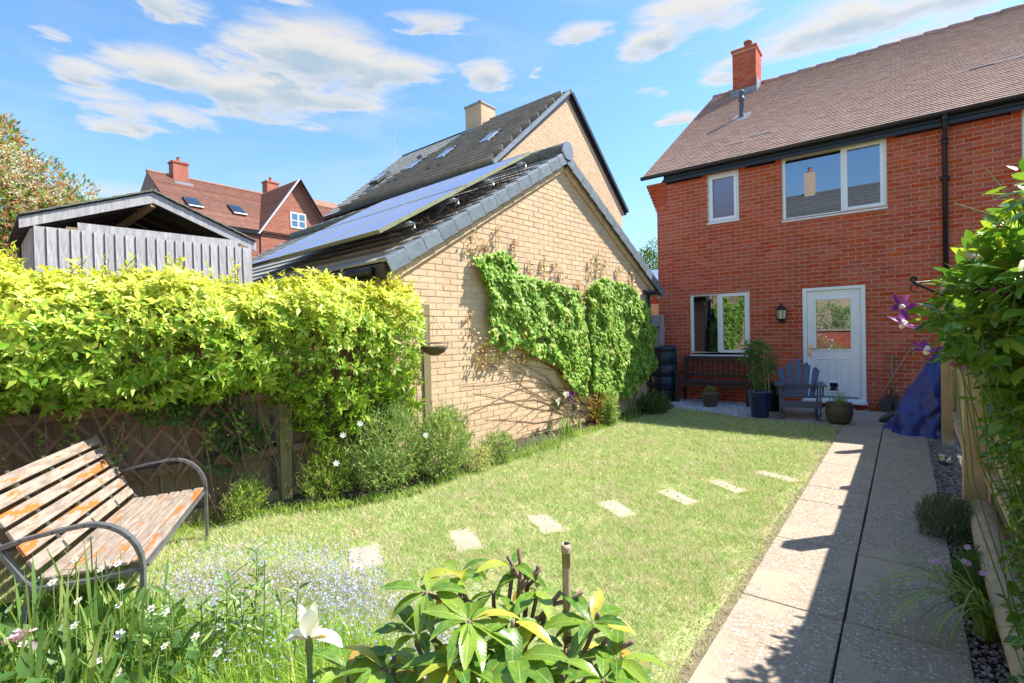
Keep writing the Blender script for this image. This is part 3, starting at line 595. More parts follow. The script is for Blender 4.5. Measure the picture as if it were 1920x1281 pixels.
def turfmat():
    m = M['grass'].copy(); m.name = 'turf'; nt = m.node_tree; p = nt.nodes['Principled BSDF']; src = p.inputs['Base Color'].links[0].from_socket
    pos = nt.nodes.new('ShaderNodeNewGeometry').outputs['Position']
    n1 = NN(nt, 'ShaderNodeTexNoise', inp={'Scale': 2.0, 'Detail': 6, 'Roughness': .65}); LK(nt, pos, n1.inputs['Vector'])
    n2 = NN(nt, 'ShaderNodeTexNoise', inp={'Scale': 9.0, 'Detail': 4, 'Roughness': .6}); LK(nt, pos, n2.inputs['Vector'])
    f = SMOOTH(nt, MATH(nt, 'ADD', MATH(nt, 'MULTIPLY', n1.outputs[0], .65), MATH(nt, 'MULTIPLY', n2.outputs[0], .35)), .48, .60)
    c = MIXC(nt, MATH(nt, 'MULTIPLY', f, .60), src, (.68, .60, .40)); g = SMOOTH(nt, n2.outputs[0], .55, .35)
    c = MIXC(nt, MATH(nt, 'MULTIPLY', g, .5), c, (.28, .50, .09))
    LK(nt, c, p.inputs['Base Color'])
    for l in list(nt.links):
        if l.to_node.type == 'BSDF_TRANSLUCENT': nt.links.remove(l)
    t = [q for q in nt.nodes if q.type == 'BSDF_TRANSLUCENT'][0]; LK(nt, c, t.inputs[0])
    return m
M['turf'] = turfmat()
grass()

def litter():
    n = 2600; x = rs.uniform(-4, -.75, n); y = rs.uniform(.8, 8.5, n); k = inpoly(x, y, LAWN); x, y = x[k], y[k]; n = len(x); P = np.c_[x, y, rs.uniform(.008, .022, n)]
    N_ = norm(rdir(n) * .35 + np.array([0, 0, 1])); o = leaves('clover_leaves', P, rdir(n), N_, rs.uniform(.008, .018, n) * np.clip(np.hypot(x, y) / 3, .8, 1.6), T_oval(.42, .05), M['shrub_leaf']); o['label'] = 'clover and small weed leaves among the grass'
    n = 150; P = np.c_[rs.uniform(-3.4, -.8, n), rs.uniform(1.2, 7.5, n), np.full(n, .02)]; o = leaves('fallen_leaves', P, rdir(n), norm(rdir(n) * .4 + np.array([0, 0, 1])), rs.uniform(.012, .028, n), T_oval(.3, .1), M['dead_leaf']); o['label'] = 'small dry brown leaves scattered on the lawn'
M['dead_leaf'] = leafmat('dead_leaf', [(0, (.30, .18, .09)), (1, (.50, .36, .20))], .2, .7)
litter()
# ================================================================== RED BRICK HOUSE
def rect_frame(mb, x0, x1, z0, z1, y0, y1, wd):
    mb.bb((x0, y0, z0), (x0 + wd, y1, z1)); mb.bb((x1 - wd, y0, z0), (x1, y1, z1)); mb.bb((x0 + wd, y0, z0), (x1 - wd, y1, z0 + wd)); mb.bb((x0 + wd, y0, z1 - wd), (x1 - wd, y1, z1))
def window(par, x0, x1, z0, z1, lights, seal=True, glass=None, opener=None):
    """lights: list of (x0,x1,opening) ; y=0 is the brick face, +y inwards"""
    mb = MB(); rect_frame(mb, x0 + .004, x1 - .004, z0, z1 - .004, .012, .082, .05)
    for a, b, op in lights[:-1]: mb.bb((b - .03, .014, z0 + .05), (b + .03, .080, z1 - .054))
    w = mb.ob('window', M['upvc'], par, bev=.004)
    for i, (a, b, op) in enumerate(lights):
        A = a + (.052 if i == 0 else .032); B = b - (.052 if i == len(lights) - 1 else .032)
        if op:
            s = MB(); rect_frame(s, A - .012, B + .012, z0 + .04, z1 - .044, -.004, .05, .055); s.ob('sash', M['upvc'], w, bev=.005)
            A += .042; B -= .042; za, zb = z0 + .094, z1 - .098
        else: za, zb = z0 + .05, z1 - .054
        MB().bb((A, .045, za), (B, .055, zb)).ob('pane', (glass or {}).get(i, M['glass']), w)
        if op: MB().bb((A - .035 if op == 'L' else B + .02, -.03, (z0 + z1) / 2 - .05), (A - .02 if op == 'L' else B + .035, -.004, (z0 + z1) / 2 + .05)).ob('window_handle', M['upvc'], w) if op == 'X' else None
    MB().bb((x0 - .012, -.045, z0 - .032), (x1 + .012, .06, z0 - .002)).ob('window_sill', M['upvc'], w, bev=.004)
    rv = MB(); rv.bb((x0 - .004, -.008, z0), (x0 + .004, .012, z1)); rv.bb((x1 - .004, -.008, z0), (x1 + .004, .012, z1)); rv.bb((x0, -.008, z1 - .004), (x1, .012, z1 + .004)); rv.ob('sealant_strip', M['cream_seal'], w)
    return w
HL = (0, 11.0, 0); house = thing('brick_house', 'red brick house with a white half glazed back door and brown clay tiled roof', 'house', HL)
HW = Matrix.Translation(HL)
WIN = [(-3.645, -2.457, .98, 2.28), (-1.53, -.535, .0, 2.265), (-3.24, -2.63, 3.74, 4.745), (-1.84, -.215, 3.575, 4.80), (1.455, 2.7, 3.74, 4.80)]
def hiv(z): return spans(-4.35, 4.5, WIN, z)
brick_wall(house, HW, (0, 0, 0), (1, 0, 0), (0, -1, 0), 0.0, 63, hiv, M['red_brick'], M['red_mortar'])
core = MB()
for a, b, zA, zB in [(-4.34, 4.5, 0, .02)]: pass
core.bb((-4.345, .09, 0), (-3.7, 10.0, 4.72)); core.bb((-4.345, 3.0, 0), (4.5, 10.0, 4.72))
for x0, x1, z0, z1 in WIN:   # reveals
    core.bb((x0 - .12, .004, z0), (x0 - .001, .3, z1)); core.bb((x1 + .001, .004, z0), (x1 + .12, .3, z1))
    core.bb((x0 - .12, .004, z1 + .001), (x1 + .12, .3, min(z1 + .12, 4.80)))
core.ob('wall', M['red_brick'], house)
gab = MB(); gab.prism([(-4.34, 0.02, 4.72), (-4.34, 10.4, 4.72), (-4.34, 5.2, 8.45)], .2, (1, 0, 0)); gab.ob('gable_wall', M['red_brick'], house)
# corbelled kneeler at the eaves
kn = MB()
for i in range(9):
    e = .028 * min(i, 8); z = 4.13 + i * .075
    kn.bb((-4.36 - e, -.012, z + .005), (-4.13, .2, z + .07)); 
kn.ob('brick_kneeler', M['red_brick'], house); MB().bb((-4.52, 0.0, 4.13), (-4.135, .19, 4.80)).v
# small kneeler return boards, fascia, gutter
MB().bb((-4.13, -.155, 4.735), (4.5, -.125, 4.90)).ob('fascia_board', M['black_plastic'], house)
MB().bb((-4.13, -.155, 4.80), (4.5, .2, 4.815)).ob('soffit_board', M['black_plastic'], house)
g = MB(); pts = [(-.215 + .062 * math.cos(a), 4.925 + .062 * math.sin(a)) for a in [math.pi + i * math.pi / 8 for i in range(9)]]
prof = [(-4.62, y, z) for y, z in pts]; vs = prof + [(4.5, y, z) for y, z in pts]; vs += [(-4.62, -.215 + (y + .215) * .93, z + .004) for y, z in pts] + [(4.5, -.215 + (y + .215) * .93, z + .004) for y, z in pts]
n9 = 9; g.add(vs, [(i, i + 1, n9 + i + 1, n9 + i) for i in range(8)] + [(2 * n9 + i, 3 * n9 + i, 3 * n9 + i + 1, 2 * n9 + i + 1) for i in range(8)] + [tuple(range(9))])
g.ob('gutter', M['black_plastic'], house, smooth=False)
for x in (-3.2, -2.2, -1.2, -.2, .95, 1.9):
    MB().bb((x - .03, -.285, 4.90), (x + .03, -.15, 4.935)).ob('gutter_bracket', M['black_plastic'], house)
dp = MB(); dp.tube([(.55, -.215, 4.90), (.55, -.215, 4.80), (.55, -.14, 4.66), (.55, -.06, 4.56), (.55, -.06, .1)], .036, 12); dp.tube([(.55, -.06, 4.55), (.55, -.06, 4.45)], .044, 12); dp.tube([(.55, -.215, 4.90), (.55, -.215, 4.78)], .046, 12)
for z in (3.9, 2.4, .9): dp.bb((.49, -.10, z - .02), (.61, -.0, z + .02))
dp.ob('downpipe', M['black_plastic'], house, smooth=True)
# roof
ra = math.atan2(3.67, 5.42); up = (0, math.cos(ra), math.sin(ra)); rn = (0, -math.sin(ra), math.cos(ra)); RL = math.hypot(3.67, 5.42)
rb = MB(); o0 = Vector((-4.58, -.22, 4.93)); U = Vector(up) * RL
rb.prism([o0 - Vector(rn) * .05, o0 + Vector((9.1, 0, 0)) - Vector(rn) * .05, o0 + Vector((9.1, 0, 0)) + U - Vector(rn) * .05, o0 + U - Vector(rn) * .05], .05, rn)
b1 = o0 + U; rb.prism([b1, b1 + Vector((9.1, 0, 0)), Vector((4.52, 10.6, 4.93)), Vector((-4.58, 10.6, 4.93))], .05, (0, 0, -1)); rb.ob('roof', M['clay_tile'], house)
tile_roof(house, HW, o0, (1, 0, 0), up, rn, 9.0, RL, .1, .166, M['clay_tile'], th=.017, rough=.004)
k = 0
for i in range(20):
    x = -4.56 + i * .455; MB().tube([(x, 5.2, 8.60 + .01 * (i % 2)), (x + .45, 5.2, 8.60)], .085, 10).ob('ridge_tile', M['clay_tile'], house, smooth=True)
for (x, y, L) in [(-2.55, .75, .42), (-3.0, .55, .36), (1.0, 1.55, .75), (2.35, 2.0, .6)]:      # pale slots of the roof vents
    z = 4.93 + (y + .22) * math.tan(ra); MB().bar((x, y - .02, z + .032), (x + L, y - .02, z + .032), .03, .012).ob('roof_vent_slot', M['upvc'], house)
# chimney
ch = MB(); ch.bb((-3.86, 4.68, 7.9), (-3.25, 5.38, 9.56)); chm = ch.ob('chimney', M['red_mortar'], house)
def chim_bricks(par, x0, x1, y0, y1, z0, z1, mat):
    mb = MB(); n = int((z1 - z0) / .075)
    for i in range(n):
        z = z0 + i * .075; off = .1125 * (i % 2)
        for axis, lo, hi, cst, sg in ((0, x0, x1, y0, -1), (1, y0, y1, x1, 1), (0, x0, x1, y1, 1), (1, y0, y1, x0, -1)):
            q = lo - .225 + off
            while q < hi:
                a, b = max(q, lo), min(q + .215, hi); q += .225
                if b - a < .04: continue
                if axis == 0: mb.bb((a, cst - .006, z), (b, cst + .006, z + .065))
                else: mb.bb((cst - .006, a, z), (cst + .006, b, z + .065))
    mb.ob('chimney_brickwork', mat, par, kind='stuff')
chim_bricks(chm, -3.86, -3.25, 4.68, 5.38, 7.95, 9.5, M['red_brick'])
MB().bb((-3.90, 4.64, 9.5), (-3.21, 5.42, 9.56)).ob('chimney_cap', M['red_brick'], chm)
MB().lathe([(.11, 0), (.10, .2), (.12, .22), (.12, .26), (.09, .27), (.085, .05)], (-3.5, 4.95, 9.56), 16).ob('chimney_pot', M['terracotta'], chm, smooth=True)
fl = MB(); fl.bb((-3.90, 4.55, 8.1), (-3.20, 4.665, 8.36)); fl.bb((-3.235, 4.6, 8.1), (-3.205, 5.4, 8.62)); fl.ob('lead_flashing', M['lead'], chm)
fp = MB(); fp.lathe([(.065, 0), (.065, .12), (.055, .16), (.05, .5), (.075, .5), (.075, .56), (.05, .58), (.06, .66), (.085, .7), (.05, .74), (0, .76)], (-3.11, 2.4, 6.62), 16); fp.ob('flue_pipe', M['blue_paint'], house, smooth=True)
MB().prism([(-3.3, 2.15, 6.54), (-2.92, 2.15, 6.54), (-2.92, 2.62, 6.86), (-3.3, 2.62, 6.86)], .02, rn).ob('lead_slate', M['lead'], house)
# windows
w1 = window(house, -3.645, -2.457, .98, 2.28, [(-3.645, -3.06, None), (-3.06, -2.457, 'L')], glass={0: M['glass_see']})
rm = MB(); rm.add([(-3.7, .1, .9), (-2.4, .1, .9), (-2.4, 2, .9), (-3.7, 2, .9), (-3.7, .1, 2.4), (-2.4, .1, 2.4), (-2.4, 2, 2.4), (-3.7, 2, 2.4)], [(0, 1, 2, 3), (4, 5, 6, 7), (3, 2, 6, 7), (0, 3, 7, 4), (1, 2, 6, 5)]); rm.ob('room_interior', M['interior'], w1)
bl = MB()
for i in range(34):
    z = 1.05 + i * .035; bl.add([(-3.60, .12, z), (-3.08, .12, z), (-3.08, .13, z + .027), (-3.60, .13, z + .027)], [(0, 1, 2, 3)])
tag(bl.ob('window_blind', M['blind'], w1), kind='stuff')
window(house, -3.24, -2.63, 3.74, 4.745, [(-3.24, -2.63, 'R')], glass={0: M['glass_frost']})
w3 = window(house, -1.84, -.215, 3.575, 4.80, [(-1.84, -.86, None), (-.86, -.215, 'L')])
window(house, 1.455, 2.7, 3.74, 4.80, [(1.455, 2.1, None), (2.1, 2.7, 'L')])
MB().bb((-1.84, -.012, 4.74), (-.215, .05, 4.80)).ob('cream_head_strip', M['cream_seal'], w3)
# door
fr = MB(); fr.bb((-1.526, .0, .14), (-1.456, .08, 2.26)); fr.bb((-.609, .0, .14), (-.539, .08, 2.26)); fr.bb((-1.456, .0, 2.19), (-.609, .08, 2.26)); fr.bb((-1.456, .0, .14), (-.609, .085, .19)); dfr = fr.ob('door_frame', M['upvc'], house, bev=.004)
dl = MB(); dl.bb((-1.452, .03, .195), (-1.31, .07, 2.186)); dl.bb((-.76, .03, .195), (-.613, .07, 2.186)); dl.bb((-1.31, .03, 2.02), (-.76, .07, 2.186)); dl.bb((-1.31, .03, .195), (-.76, .07, 1.09)); door = dl.ob('door_leaf', M['upvc'], dfr)
MB().bb((-1.31, .045, 1.09), (-.76, .055, 2.02)).ob('door_pane', M['glass'], dfr)
bead = MB(); rect_frame(bead, -1.335, -.735, 1.065, 2.045, .018, .03, .03); bead.ob('glazing_bead', M['upvc'], dfr, bev=.003)
for a, b in ((-1.31, -1.09), (-.98, -.76)):
    pm = MB(); rect_frame(pm, a, b, .36, .92, .022, .03, .022); pm.bb((a + .05, .024, .41), (b - .05, .03, .87)); pm.ob('door_panel', M['upvc'], dfr, bev=.003)
cf = MB(); rect_frame(cf, -1.135, -.94, .29, .50, .012, .03, .03); cfo = cf.ob('cat_flap', M['upvc'], dfr, bev=.003); 
MB().bb((-1.10, .02, .325), (-.975, .026, .465)).ob('cat_flap_pane', M['glass'], dfr)
h = MB(); h.bb((-1.425, .012, .96), (-1.395, .03, 1.18)); h.tube([(-1.41, .015, 1.10), (-1.41, -.03, 1.10), (-1.40, -.035, 1.10), (-1.30, -.035, 1.10)], .009, 8); h.ob('door_handle', M['brass'], dfr)
MB().bb((-1.55, -.09, .10), (-.52, .02, .14)).ob('door_sill', M['upvc'], dfr); MB().bb((-1.40, -.012, .205), (-.66, .0, .225)).ob('weather_bar', M['steel'], dfr)
MB().bb((-1.53, .09, .0), (-.535, .12, .14)).ob('plinth_infill', M['red_brick'], house); MB().bb((-1.528, .0, .0), (-.537, .09, .098)).ob('step_brick', M['red_brick'], house)
# lantern
t = thing('wall_lantern', 'black half lantern with cream panes on the brick between window and door', 'wall light', (-1.868, 10.98, 1.60))
b = MB(); b.bb((-.045, -.02, 0), (.045, 0, .30)); b.tube([(0, -.01, .05), (0, -.09, .03)], .012); b.lathe([(0, .015), (.03, .02), (.055, .05), (.075, .07), (.08, .085)], (0, -.10, 0), 12); b.ob('lantern_body', M['black_plastic'], t)
cage = MB(); cage.lathe([(.098, .25), (.10, .262), (.06, .31), (.03, .335), (.02, .36), (.008, .37), (.012, .385), (0, .395)], (0, -.10, 0), 12)
for k in range(6):
    a = k * math.pi / 3; cage.tube([(.078 * math.cos(a), -.10 + .078 * math.sin(a), .085), (.094 * math.cos(a), -.10 + .094 * math.sin(a), .255)], .006, 5)
cage.ob('lantern_cage', M['black_plastic'], t); MB().lathe([(.068, .085), (.083, .25)], (0, -.10, 0), 12).ob('lantern_glass', M['lamp_glass'], t)

# ================================================================== GARAGE
GA = R_(4.03); GL = (-3.94, 8.31, 0); grz = math.pi / 2 - GA
gar = thing('garage', 'buff brick garage gable with grey tiled roof and ivy on its wall', 'garage', GL, grz)
GW = Matrix.Translation(GL) @ Matrix.Rotation(grz, 4, 'Z')
tL, tR = .594, .602
def giv(z):
    if z < 2.13: return [(-4.911, 1.02)]
    a = -4.911 if z < 2.2 else -4.95 + (z - 2.2) / tL; b = min(1.32, 1.39 - (z - 2.22) / tR) if z > 2.2 else 1.15
    return [(max(-4.911, a), b)] if b > a + .05 else []
brick_wall(gar, GW, (0, 0, 0), (1, 0, 0), (0, -1, 0), -.0, 55, giv, M['buff_brick'], M['buff_mortar'])
core = MB(); core.prism([(-4.90, .02, 0), (1.01, .02, 0), (1.01, .02, 2.2), (-1.75, .02, 4.05), (-4.90, .02, 2.15)], 9.0, (0, 1, 0)); core.ob('wall', M['buff_mortar'], gar)
side = lambda z: [(0, .22), (2.6, 9.0)] if z < 1.9 else [(0, 9.0)]
brick_wall(gar, GW, (-4.911, 0, 0), (0, -1, 0), (-1, 0, 0), 0, 27, lambda z: [(-9.0, 0)], M['buff_brick'], M['buff_mortar'], limit=0, mortar_name='side_mortar')
def gbox(a, b, wd, dp, name, mat, off=-.0): 
    o = MB().bar(a, b, wd, dp, (0, 1, 0)); return o.ob(name, mat, gar)
# projecting brick verge course
for (u0, z0, u1, z1) in ((-4.93, 2.10, -1.78, 3.98), (1.36, 2.13, -1.72, 3.98)):
    a = Vector((u0, -.03, z0 + .02)); b_ = Vector((u1, -.03, z1 + .02)); L = (b_ - a).length; n_ = int(L / .225); d = (b_ - a) / n_
    for i in range(n_): MB().bar(a + d * i + d * .02, a + d * (i + .98), .10, .035, (0, 1, 0)).ob('verge_brick', M['buff_brick'], gar)
gu = MB(); gu.tube([(-5.03, .12, 2.19), (-5.03, 8.9, 2.19)], .055, 10); gu.ob('gutter', M['black_plastic'], gar, smooth=True)
fb = MB(); fb.bb((-4.99, -.05, 2.12), (-4.93, 9, 2.27)); fb.ob('fascia_board', M['dark_wood'], gar)
slope = math.atan2(1.9, 3.2); upL = Vector((math.cos(slope), 0, math.sin(slope))); nL = Vector((-math.sin(slope), 0, math.cos(slope))); SLn = math.hypot(1.9, 3.2)
upR = Vector((-math.cos(slope), 0, math.sin(slope))); nR = Vector((math.sin(slope), 0, math.cos(slope)))
RLEN = 9.1
o1 = Vector((-4.98, RLEN - .1, 2.27)); tile_roof(gar, GW, o1, (0, -1, 0), upL, nL, RLEN, SLn + .02, .268, .30, M['grey_tile'], th=.026, rough=.004)
tile_roof(gar, GW, Vector((1.42, -.06, 2.27)), (0, 1, 0), upR, nR, RLEN, SLn, .268, .30, M['grey_tile'], limit=0, th=.026, aname='far_roof_tiles')
rb = MB(); rb.prism([(-4.95, -.06, 2.20), (-1.75, -.06, 4.12), (1.39, -.06, 2.20), (1.39, -.06, 2.27), (-1.75, -.06, 4.20), (-4.95, -.06, 2.27)], RLEN, (0, 1, 0)); rb.ob('roof_deck', M['black_plastic'], gar)
for i in range(14):       # cloaked verge tiles stepping up each side
    for sd in (0, 1):
        up_, n_, base = (upL, nL, Vector((-4.98, -.10, 2.27))) if sd == 0 else (upR, nR, Vector((1.42, -.10, 2.27)))
        c0 = base + up_ * (i * .268 - .01); xx = up_ * .985 - n_ * .05; xx.normalize(); n2 = (n_ + up_ * .05).normalized()
        mb = MB(); Rm = Matrix((xx, Vector((0, -1, 0)), n2)).transposed()
        if Rm.determinant() < 0: Rm = Matrix((xx, Vector((0, 1, 0)), n2)).transposed()
        mb.box(c0 + xx * .145 + n2 * .045 + Vector((0, .07, 0)), (.29, .16, .022), Rm); mb.box(c0 + xx * .145 - n2 * .035 + Vector((0, -.005, 0)), (.29, .02, .15), Rm)
        mb.ob('verge_tile', M['verge_tile'], gar, bev=.004)
for i in range(20):
    y = -.1 + i * .45; MB().tube([(-1.765, y, 4.245 + .012 * (i % 2)), (-1.765, y + .45, 4.245)], .115, 12).ob('ridge_tile', M['lichen_ridge'], gar, smooth=True)
MB().tube([(-1.765, -.125, 4.225), (-1.765, -.10, 4.225)], .135, 20).ob('ridge_end_cap', M['alu'], gar)
dp = MB(); dp.tube([(.86, -.065, .08), (.86, -.065, 2.22)], .034, 10); dp.tube([(.70, -.07, 2.24), (1.40, -.07, 2.24)], .04, 10)
for z in (.5, 1.7): dp.bb((.80, -.09, z - .02), (.92, 0, z + .02))
dp.ob('downpipe', M['black_plastic'], gar, smooth=True)

# solar panels: parts of the garage roof, each frame with its glass
PW, PH = 1.20, 1.46
PB = Vector((-4.98, 0, 2.27)); tilt = -.012; uP = (upL * math.cos(tilt) + nL * math.sin(tilt)).normalized(); nP = (nL * math.cos(tilt) - upL * math.sin(tilt)).normalized()
org = PB + upL * .22 + nL * .30 + Vector((0, .10, 0))
Rm = Matrix((Vector((0, -1, 0)), uP, Vector((0, -1, 0)).cross(uP))).transposed(); f = MB()
for a, b in (((-PW, 0, -.04), (-PW + .022, PH, 0)), ((-.022, 0, -.04), (0, PH, 0)), ((-PW + .022, 0, -.04), (-.022, .022, 0)), ((-PW + .022, PH - .022, -.04), (-.022, PH, 0))): f.bb(a, b)
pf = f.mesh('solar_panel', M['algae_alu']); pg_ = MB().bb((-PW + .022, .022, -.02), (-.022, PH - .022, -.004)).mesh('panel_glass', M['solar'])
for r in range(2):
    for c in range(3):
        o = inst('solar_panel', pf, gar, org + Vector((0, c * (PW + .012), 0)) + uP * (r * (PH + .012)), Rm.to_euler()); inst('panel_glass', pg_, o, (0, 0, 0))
t = gar
for s in (.35, 1.1, 1.8, 2.55):
    q = PB + upL * .22 + nL * .29 + uP * s - nP * .07; MB().bar(q + Vector((0, -.0, 0)), q + Vector((0, 3.72, 0)), .04, .04).ob('rail', M['alu'], t)
    MB().tube([q + Vector((0, .02, 0)), q + Vector((0, -.06, -.01)), q + Vector((0, -.07, -.06)), q + Vector((0, -.02, -.07))], .012, 6).ob('rail_hook', M['alu'], t)
gz = MB()
for i in range(70):
    s = rnd.uniform(.05, 2.8); h0 = .02; q = PB + upL * (.22 + s) + Vector((0, rnd.uniform(.02, .14), 0)); p = [q + nL * rnd.uniform(.02, .22) + Vector((0, rnd.uniform(-.05, .05), 0)) + upL * rnd.uniform(-.1, .1) for _ in range(4)]
    gz.tube(p, .0035, 3, False)
gz.ob('bird_netting', M['soil'], t, kind='stuff')

# ================================================================== BUFF HOUSE BEHIND
bA = R_(2.2); BL = (-9.0, 15.0, 0); brz = math.pi - bA      # local x points along the ridge away from the gable
b2 = thing('buff_brick_house', 'tall buff brick house with a steep grey roof and four skylights behind the garage', 'house', BL, brz); BW = Matrix.Translation(BL) @ Matrix.Rotation(brz, 4, 'Z')
pb = math.atan2(3.36, 3.94); RB = math.hypot(3.36, 3.94) + .1
def biv(z):
    if z < 6.2: return [(-3.72, 3.72)]
    h = 3.86 - (z - 6.3) / math.tan(pb)
    return [(-h, h)] if h > .1 else []
brick_wall(b2, BW, (0, 0, 0), (0, 1, 0), (-1, 0, 0), 2.4, 97, biv, M['buff_brick'], M['buff_mortar'], limit=300)
core = MB(); core.prism([(.02, -3.7, 0), (.02, 3.7, 0), (.02, 3.7, 6.2), (.02, 0, 9.55), (.02, -3.7, 6.2)], 8.8, (1, 0, 0)); core.ob('wall', M['fence_wood'], b2)
core = MB(); core.bb((.0, -3.7, 0), (.02, 3.7, 2.4)); core.ob('lower_gable_wall', M['buff_brick'], b2)
upB = Vector((0, -math.cos(pb), math.sin(pb))); nB = Vector((0, math.sin(pb), math.cos(pb)))
rb = MB(); rb.prism([(-.06, 4.0, 6.30), (-.06, 0, 9.66), (-.06, -4.0, 6.30), (-.06, -4.0, 6.20), (-.06, 0, 9.52), (-.06, 4.0, 6.20)], 9.06, (1, 0, 0)); rb.ob('roof_deck', M['black_plastic'], b2)
tile_roof(b2, BW, Vector((-.03, 4.02, 6.30)), (1, 0, 0), upB, nB, 9.05, RB, .30, .33, M['grey_tile'], th=.020)
tile_roof(b2, BW, Vector((9.02, -4.02, 6.30)), (-1, 0, 0), Vector((0, math.cos(pb), math.sin(pb))), Vector((0, -math.sin(pb), math.cos(pb))), 9.1, RB, .30, .33, M['grey_tile'], limit=0, th=.026, aname='far_roof_tiles')
for i in range(17):
    for sg in (1, -1):
        u_ = Vector((0, -sg * math.cos(pb), math.sin(pb))); nn = Vector((0, sg * math.sin(pb), math.cos(pb))); c0 = Vector((-.10, sg * 4.02, 6.30)) + u_ * (i * .305)
        MB().bar(c0 + nn * .035, c0 + u_ * .31 + nn * .03, .12, .085, (1, 0, 0)).ob('verge_tile', M['verge_tile'] if sg == 1 else M['black_plastic'], b2)
MB().tube([(-.12, 0, 9.72), (9.0, 0, 9.72)], .07, 8).ob('ridge_tiles', M['black_plastic'], b2)
MB().bb((-.04, 3.90, 6.05), (9.0, 4.0, 6.26)).ob('fascia_board', M['black_plastic'], b2); MB().tube([(-.08, 4.07, 6.24), (9.0, 4.07, 6.24)], .06, 8).ob('gutter', M['black_plastic'], b2)
MB().bb((-.04, 3.72, 6.0), (9.0, 3.92, 6.06)).ob('soffit_board', M['dark_wood'], b2)
EB = Vector((0, 4.02, 6.30))
for a in (1.6, 3.72, 5.47, 7.62):
    c = EB + Vector((a, 0, 0)) + upB * 2.38 + nB * .13; Rm = Matrix((Vector((1, 0, 0)), upB, nB)).transposed()
    if Rm.determinant() < 0: Rm = Matrix((Vector((-1, 0, 0)), upB, nB)).transposed()
    s = MB(); s.box(c, (.55, .86, .09), Rm); s = s.ob('skylight', M['slate_slab'], b2); MB().box(c + nB * .05, (.42, .70, .02), Rm).ob('skylight_pane', M['sky_glass'] if 'sky_glass' in M else M['solar'], s)
    MB().box(c + nB * .056 + upB * .40, (.5, .06, .03), Rm).ob('skylight_hood', M['lead'], s)
for a, u in ((2.56, 3.72), (6.25, 3.58), (3.7, 1.28), (3.17, 1.29), (5.92, 1.24), (5.5, 1.31)):
    c = EB + Vector((a, 0, 0)) + upB * u + nB * .07; MB().bar(c - upB * .1, c + upB * .1, .16, .09, (1, 0, 0)).ob('roof_vent', M['black_plastic'], b2)
ch = MB(); ch.bb((3.7, -.40, 8.7), (4.55, .40, 10.45)); c2 = ch.ob('chimney', M['buff_mortar'], b2); chim_bricks(c2, 3.7, 4.55, -.4, .4, 8.8, 10.4, M['buff_brick'])
MB().bb((3.66, -.44, 10.4), (4.59, .44, 10.47)).ob('chimney_cap', M['lead'], c2); MB().lathe([(.1, 0), (.09, .2), (.11, .24), (.0, .26)], (4.1, 0, 10.47), 12).ob('chimney_pot', M['terracotta'], c2)
MB().bb((3.64, -.1, 9.3), (4.62, .62, 9.42)).ob('lead_flashing', M['lead'], c2)
t = thing('tv_aerial', 'thin pole aerial on the roof behind the garage', 'aerial', (-17.4, 14.4, 8.6)); MB().tube([(0, 0, 0), (0, 0, 2.2)], .006, 5).ob('pole', M['upvc'], t); MB().tube([(0, 0, 2.15), (.35, .1, 2.18)], .005, 4).ob('antenna', M['upvc'], t)

# ================================================================== RED HOUSE FAR LEFT
def course_roof(par, org, ax, up, n, width, length, gauge, mat, name='roof_courses', taper=None):
    mb = MB(); org = Vector(org); ax = Vector(ax); up = Vector(up).normalized(); n = Vector(n).normalized(); R = int(length / gauge)
    for r in range(R + 1):
        a, b = (0, width) if taper is None else taper(r * gauge)
        if b - a < .05: continue
        p = org + up * (r * gauge) + ax * a; q = org + up * (r * gauge) + ax * b; gu = up * gauge * 1.05; th = n * .035
        mb.add([p + th, q + th, q + gu + n * .004, p + gu + n * .004, p, q], [(0, 1, 2, 3), (4, 5, 1, 0)])
    o = mb.ob(name, mat, par, kind='stuff'); return o
LHX, LHY = -24.5, 13.86; lh = thing('red_brick_house', 'distant red brick house with brown tiled roof, front gable and two chimneys', 'house', (LHX, LHY, 0))
# local: x' = X+24.5 ; y' = Y-13.86
gv = lambda z: [(-1.93, 1.93)] if z < 6.8 else ([(-(9.58 - z) / 1.43, (9.58 - z) / 1.43)] if z < 9.5 else [])
LW = [(-.42, .42, 7.16, 7.96)]
def giv3(z):
    s = gv(z)
    return spans(s[0][0], s[0][1], LW, z) if s else []
brick_wall(lh, Matrix.Translation((LHX, LHY, 0)), (0, 0, 0), (0, 1, 0), (1, 0, 0), 4.0, 74, giv3, M['far_brick'], M['red_mortar'], limit=0)
brick_wall(lh, Matrix.Translation((LHX, LHY, 0)), (-.06, 0, 0), (0, 1, 0), (1, 0, 0), 4.0, 38, lambda z: [(-5.4, -1.95), (1.95, 8)], M['far_brick'], M['red_mortar'], limit=0, mortar_name='flank_mortar')
core = MB(); core.bb((-7.0, -5.38, 0), (-.075, 8, 6.8)); core.prism([(-.02, -1.9, 0), (-.02, 1.9, 0), (-.02, 1.9, 6.85), (-.02, 0, 9.55), (-.02, -1.9, 6.85)], 3.4, (-1, 0, 0)); core.prism([(-7.0, -5.38, 6.8), (-.1, -5.38, 6.8), (-3.5, -5.38, 9.4)], 13, (0, 1, 0)); core.ob('wall', M['far_brick'], lh)
pa = math.atan2(2.76, 3.6); um = Vector((-math.cos(pa), 0, math.sin(pa))); nm_ = Vector((math.sin(pa), 0, math.cos(pa)))
course_roof(lh, (.12, -5.5, 6.74), (0, 1, 0), um, nm_, 13.5, 4.58, .11, M['far_tile'])
MB().prism([(.12, -5.5, 6.70), (-3.5, -5.5, 9.46), (-7.1, -5.5, 6.7)], 13.5, (0, 1, 0)).ob('roof', M['far_tile'], lh)
